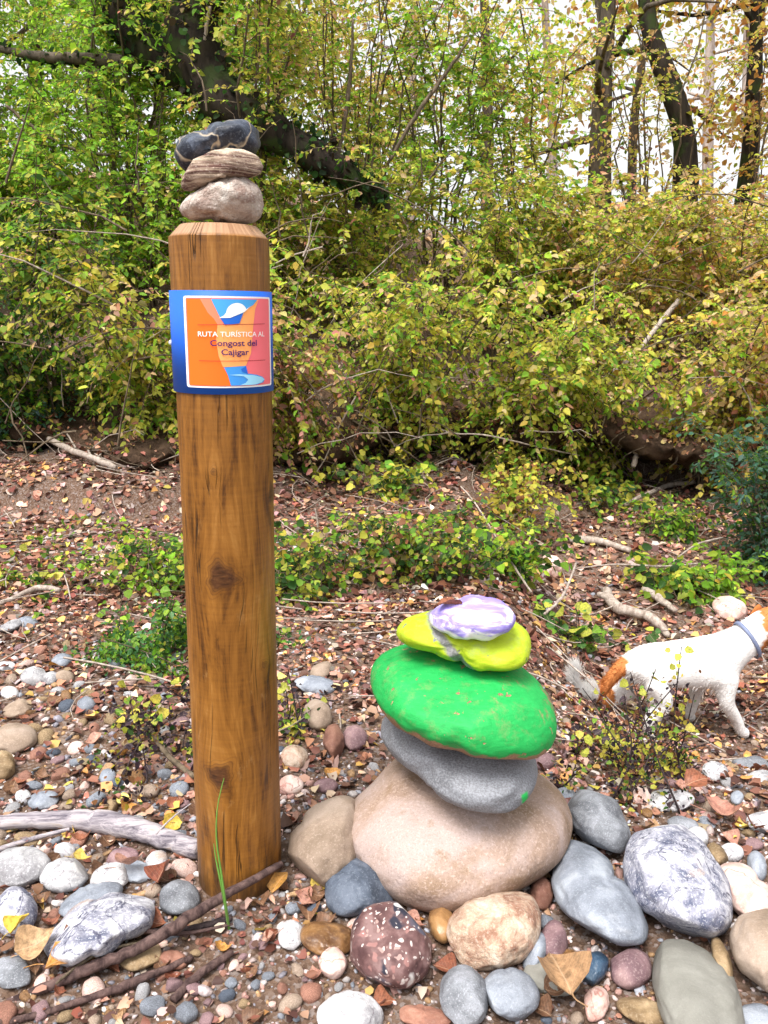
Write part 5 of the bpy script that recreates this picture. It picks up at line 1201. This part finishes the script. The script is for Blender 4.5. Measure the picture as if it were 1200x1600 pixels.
tree('tree', 'distant peach-leaved tree left of the straight grey trunk', gpt(860, 17), tp(865, -200, 17), .12, M_BARK_PALE, P_PEACH, 35, 50, 1.9, .095, bend_=.1)
tree('tree', 'distant yellow tree behind the stones on the post', gpt(430, 14), tp(440, -260, 14), .12, M_BARK, P_PEACH, 120, 60, 1.8, .085, bend_=.1)
tree('tree', 'distant green tree behind the fallen dark trunk', gpt(250, 13), tp(240, -260, 13), .12, M_BARK, P_GREEN, 130, 60, 1.8, .085, bend_=.1)
tree('tree', 'distant green tree at the top left edge', gpt(60, 13), tp(50, -260, 13), .12, M_BARK, P_GREEN, 130, 60, 1.9, .085, bend_=.1)
tree('tree', 'distant pale tree between left edge and the fallen trunk', gpt(150, 17), tp(150, -240, 17), .13, M_BARK_PALE, P_PEACH, 120, 60, 2.2, .10, bend_=.1)
tree('tree', 'distant yellow tree behind the top right corner', gpt(1250, 18), tp(1260, -240, 18), .14, M_BARK_PALE, P_ORANGE, 40, 50, 2.0, .10, bend_=.1)

# fallen and leaning dark trunks in the upper left
def trunk_path(label, pts, r, mat, name='leaning_trunk', ivy=0):
    W = np.array([aty(a, b_, c) for a, b_, c in pts]); base = W[0].copy(); Q = smooth_path(W - base, 24)
    rr_ = np.interp(np.linspace(0, 1, 24), np.linspace(0, 1, len(r)), r) * (1 + .08 * RNG.normal(size=24))
    root = empty(name, tuple(base)); tag(root, label, 'tree trunk', 'dark trunks in the upper left')
    V, Fq = tube(Q, rr_, 12); obj('trunk', mesh_np('trunk', V, Fq), mat, root)
    if ivy:
        i_ = RNG.integers(24, size=ivy); p = Q[i_] + norm(RNG.normal(size=(ivy, 3))) * rr_[i_][:, None] * RNG.uniform(.9, 1.6, (ivy, 1))
        V, Fq, C = leaves(p, RNG.normal(size=(ivy, 3)), RNG.normal(size=(ivy, 3)) * .5 + np.array([0, -.6, .5]), .05 * RNG.uniform(.5, 1.2, ivy), palette(ivy, [(G(.02,.05,.015), 4), (DGR, 3), (G(.03,.02,.012), 3)]), LEAF_ROUND, .5)
        o = obj('ivy', mesh_np('ivy', V, Fq, C, smooth=False), M_LEAF, root); o['kind'] = 'stuff'
trunk_path('dark ivy-clad trunk leaning from the top left down behind the post stones', [(330, -60, 6.05), (300, 60, 6.05), (350, 160, 5.95), (450, 220, 5.85), (540, 270, 5.75), (590, 310, 5.75)], [.16, .18, .17, .11, .07, .05], M_BARK_DARK, ivy=1300)
trunk_path('second dark leaning trunk crossing the first at the top left', [(190, -60, 6.25), (200, 30, 6.20), (250, 90, 6.15), (340, 140, 6.10)], [.10, .12, .13, .12], M_BARK_DARK, ivy=700)
trunk_path('brown broken log jutting left from the dark leaning trunk', [(-30, 70, 6.15), (60, 88, 6.15), (130, 92, 6.15), (200, 98, 6.15), (260, 104, 6.2)], [.02, .03, .04, .05, .06], M_BARK, 'broken_log', ivy=160)
for lab, pts in (('long curved bare branch hanging in the left foliage', [(10, 165, 5.9), (60, 205, 5.9), (120, 235, 5.9), (190, 245, 5.9)]), ('white bare twig rising left of the post stones', [(310, 170, 5.9), (312, 110, 5.9), (320, 60, 5.9), (328, 10, 5.9)]),
                 ('thin straight branch slanting up right of centre', [(610, 250, 6.0), (650, 180, 6.0), (700, 110, 6.0), (735, 60, 6.0)]), ('slim upright stem right of the post top', [(530, 240, 6.1), (540, 180, 6.1), (548, 110, 6.1), (552, 30, 6.1)]),
                 ('thin dark twig dropping from the broken log', [(145, 175, 6.2), (152, 130, 6.2), (150, 100, 6.3)])):
    stick('bare_branch', lab, [(a, b_, 0, c) for a, b_, c in pts], [.012, .014, .008], M_TWIG_PALE if 'white' in lab else M_TWIG, 20, .2, 'branch', 'bare branches in the thicket', 6)

# thin bare stems criss-crossing the thicket
for nm, mat_, cnt, lab in (('bare_twigs', M_TWIG, 170, 'thin brown bare stems criss-crossing the thicket'), ('pale_dead_twigs', M_TWIG_PALE, 60, 'thin pale dead twigs hanging in the thicket')):
    tw = []
    for k in range(cnt):
        x = RNG.uniform(-3, 3.2); y = yb_(x) + RNG.uniform(.0, 1.0); z = max(float(H(x, y)), .15) + RNG.uniform(-.1, 1.9) * RNG.random() ** .7; a = RNG.uniform(-1, 1) * 1.3 + (math.pi / 2 if RNG.random() < .7 else 0); ln = RNG.uniform(.3, 1.1)
        s_ = np.linspace(0, 1, 7); sg = RNG.choice([-1, 1])
        P = np.stack([x + sg * math.cos(a) * ln * s_, y - .25 * ln * s_ * RNG.random(), z + math.sin(a) * ln * s_ - .35 * ln * s_ ** 2], 1) + np.cumsum(RNG.normal(size=(7, 3)) * .012, 0)
        P[:, 2] = np.maximum(P[:, 2], H(P[:, 0], P[:, 1]) + .02)
        tw.append(tube(P, np.linspace(RNG.uniform(.003, .007), .0015, 7), 4))
    V, Fq = join(tw); tag(obj(nm, mesh_np(nm, V, Fq), mat_), lab, 'twigs', kind='stuff')
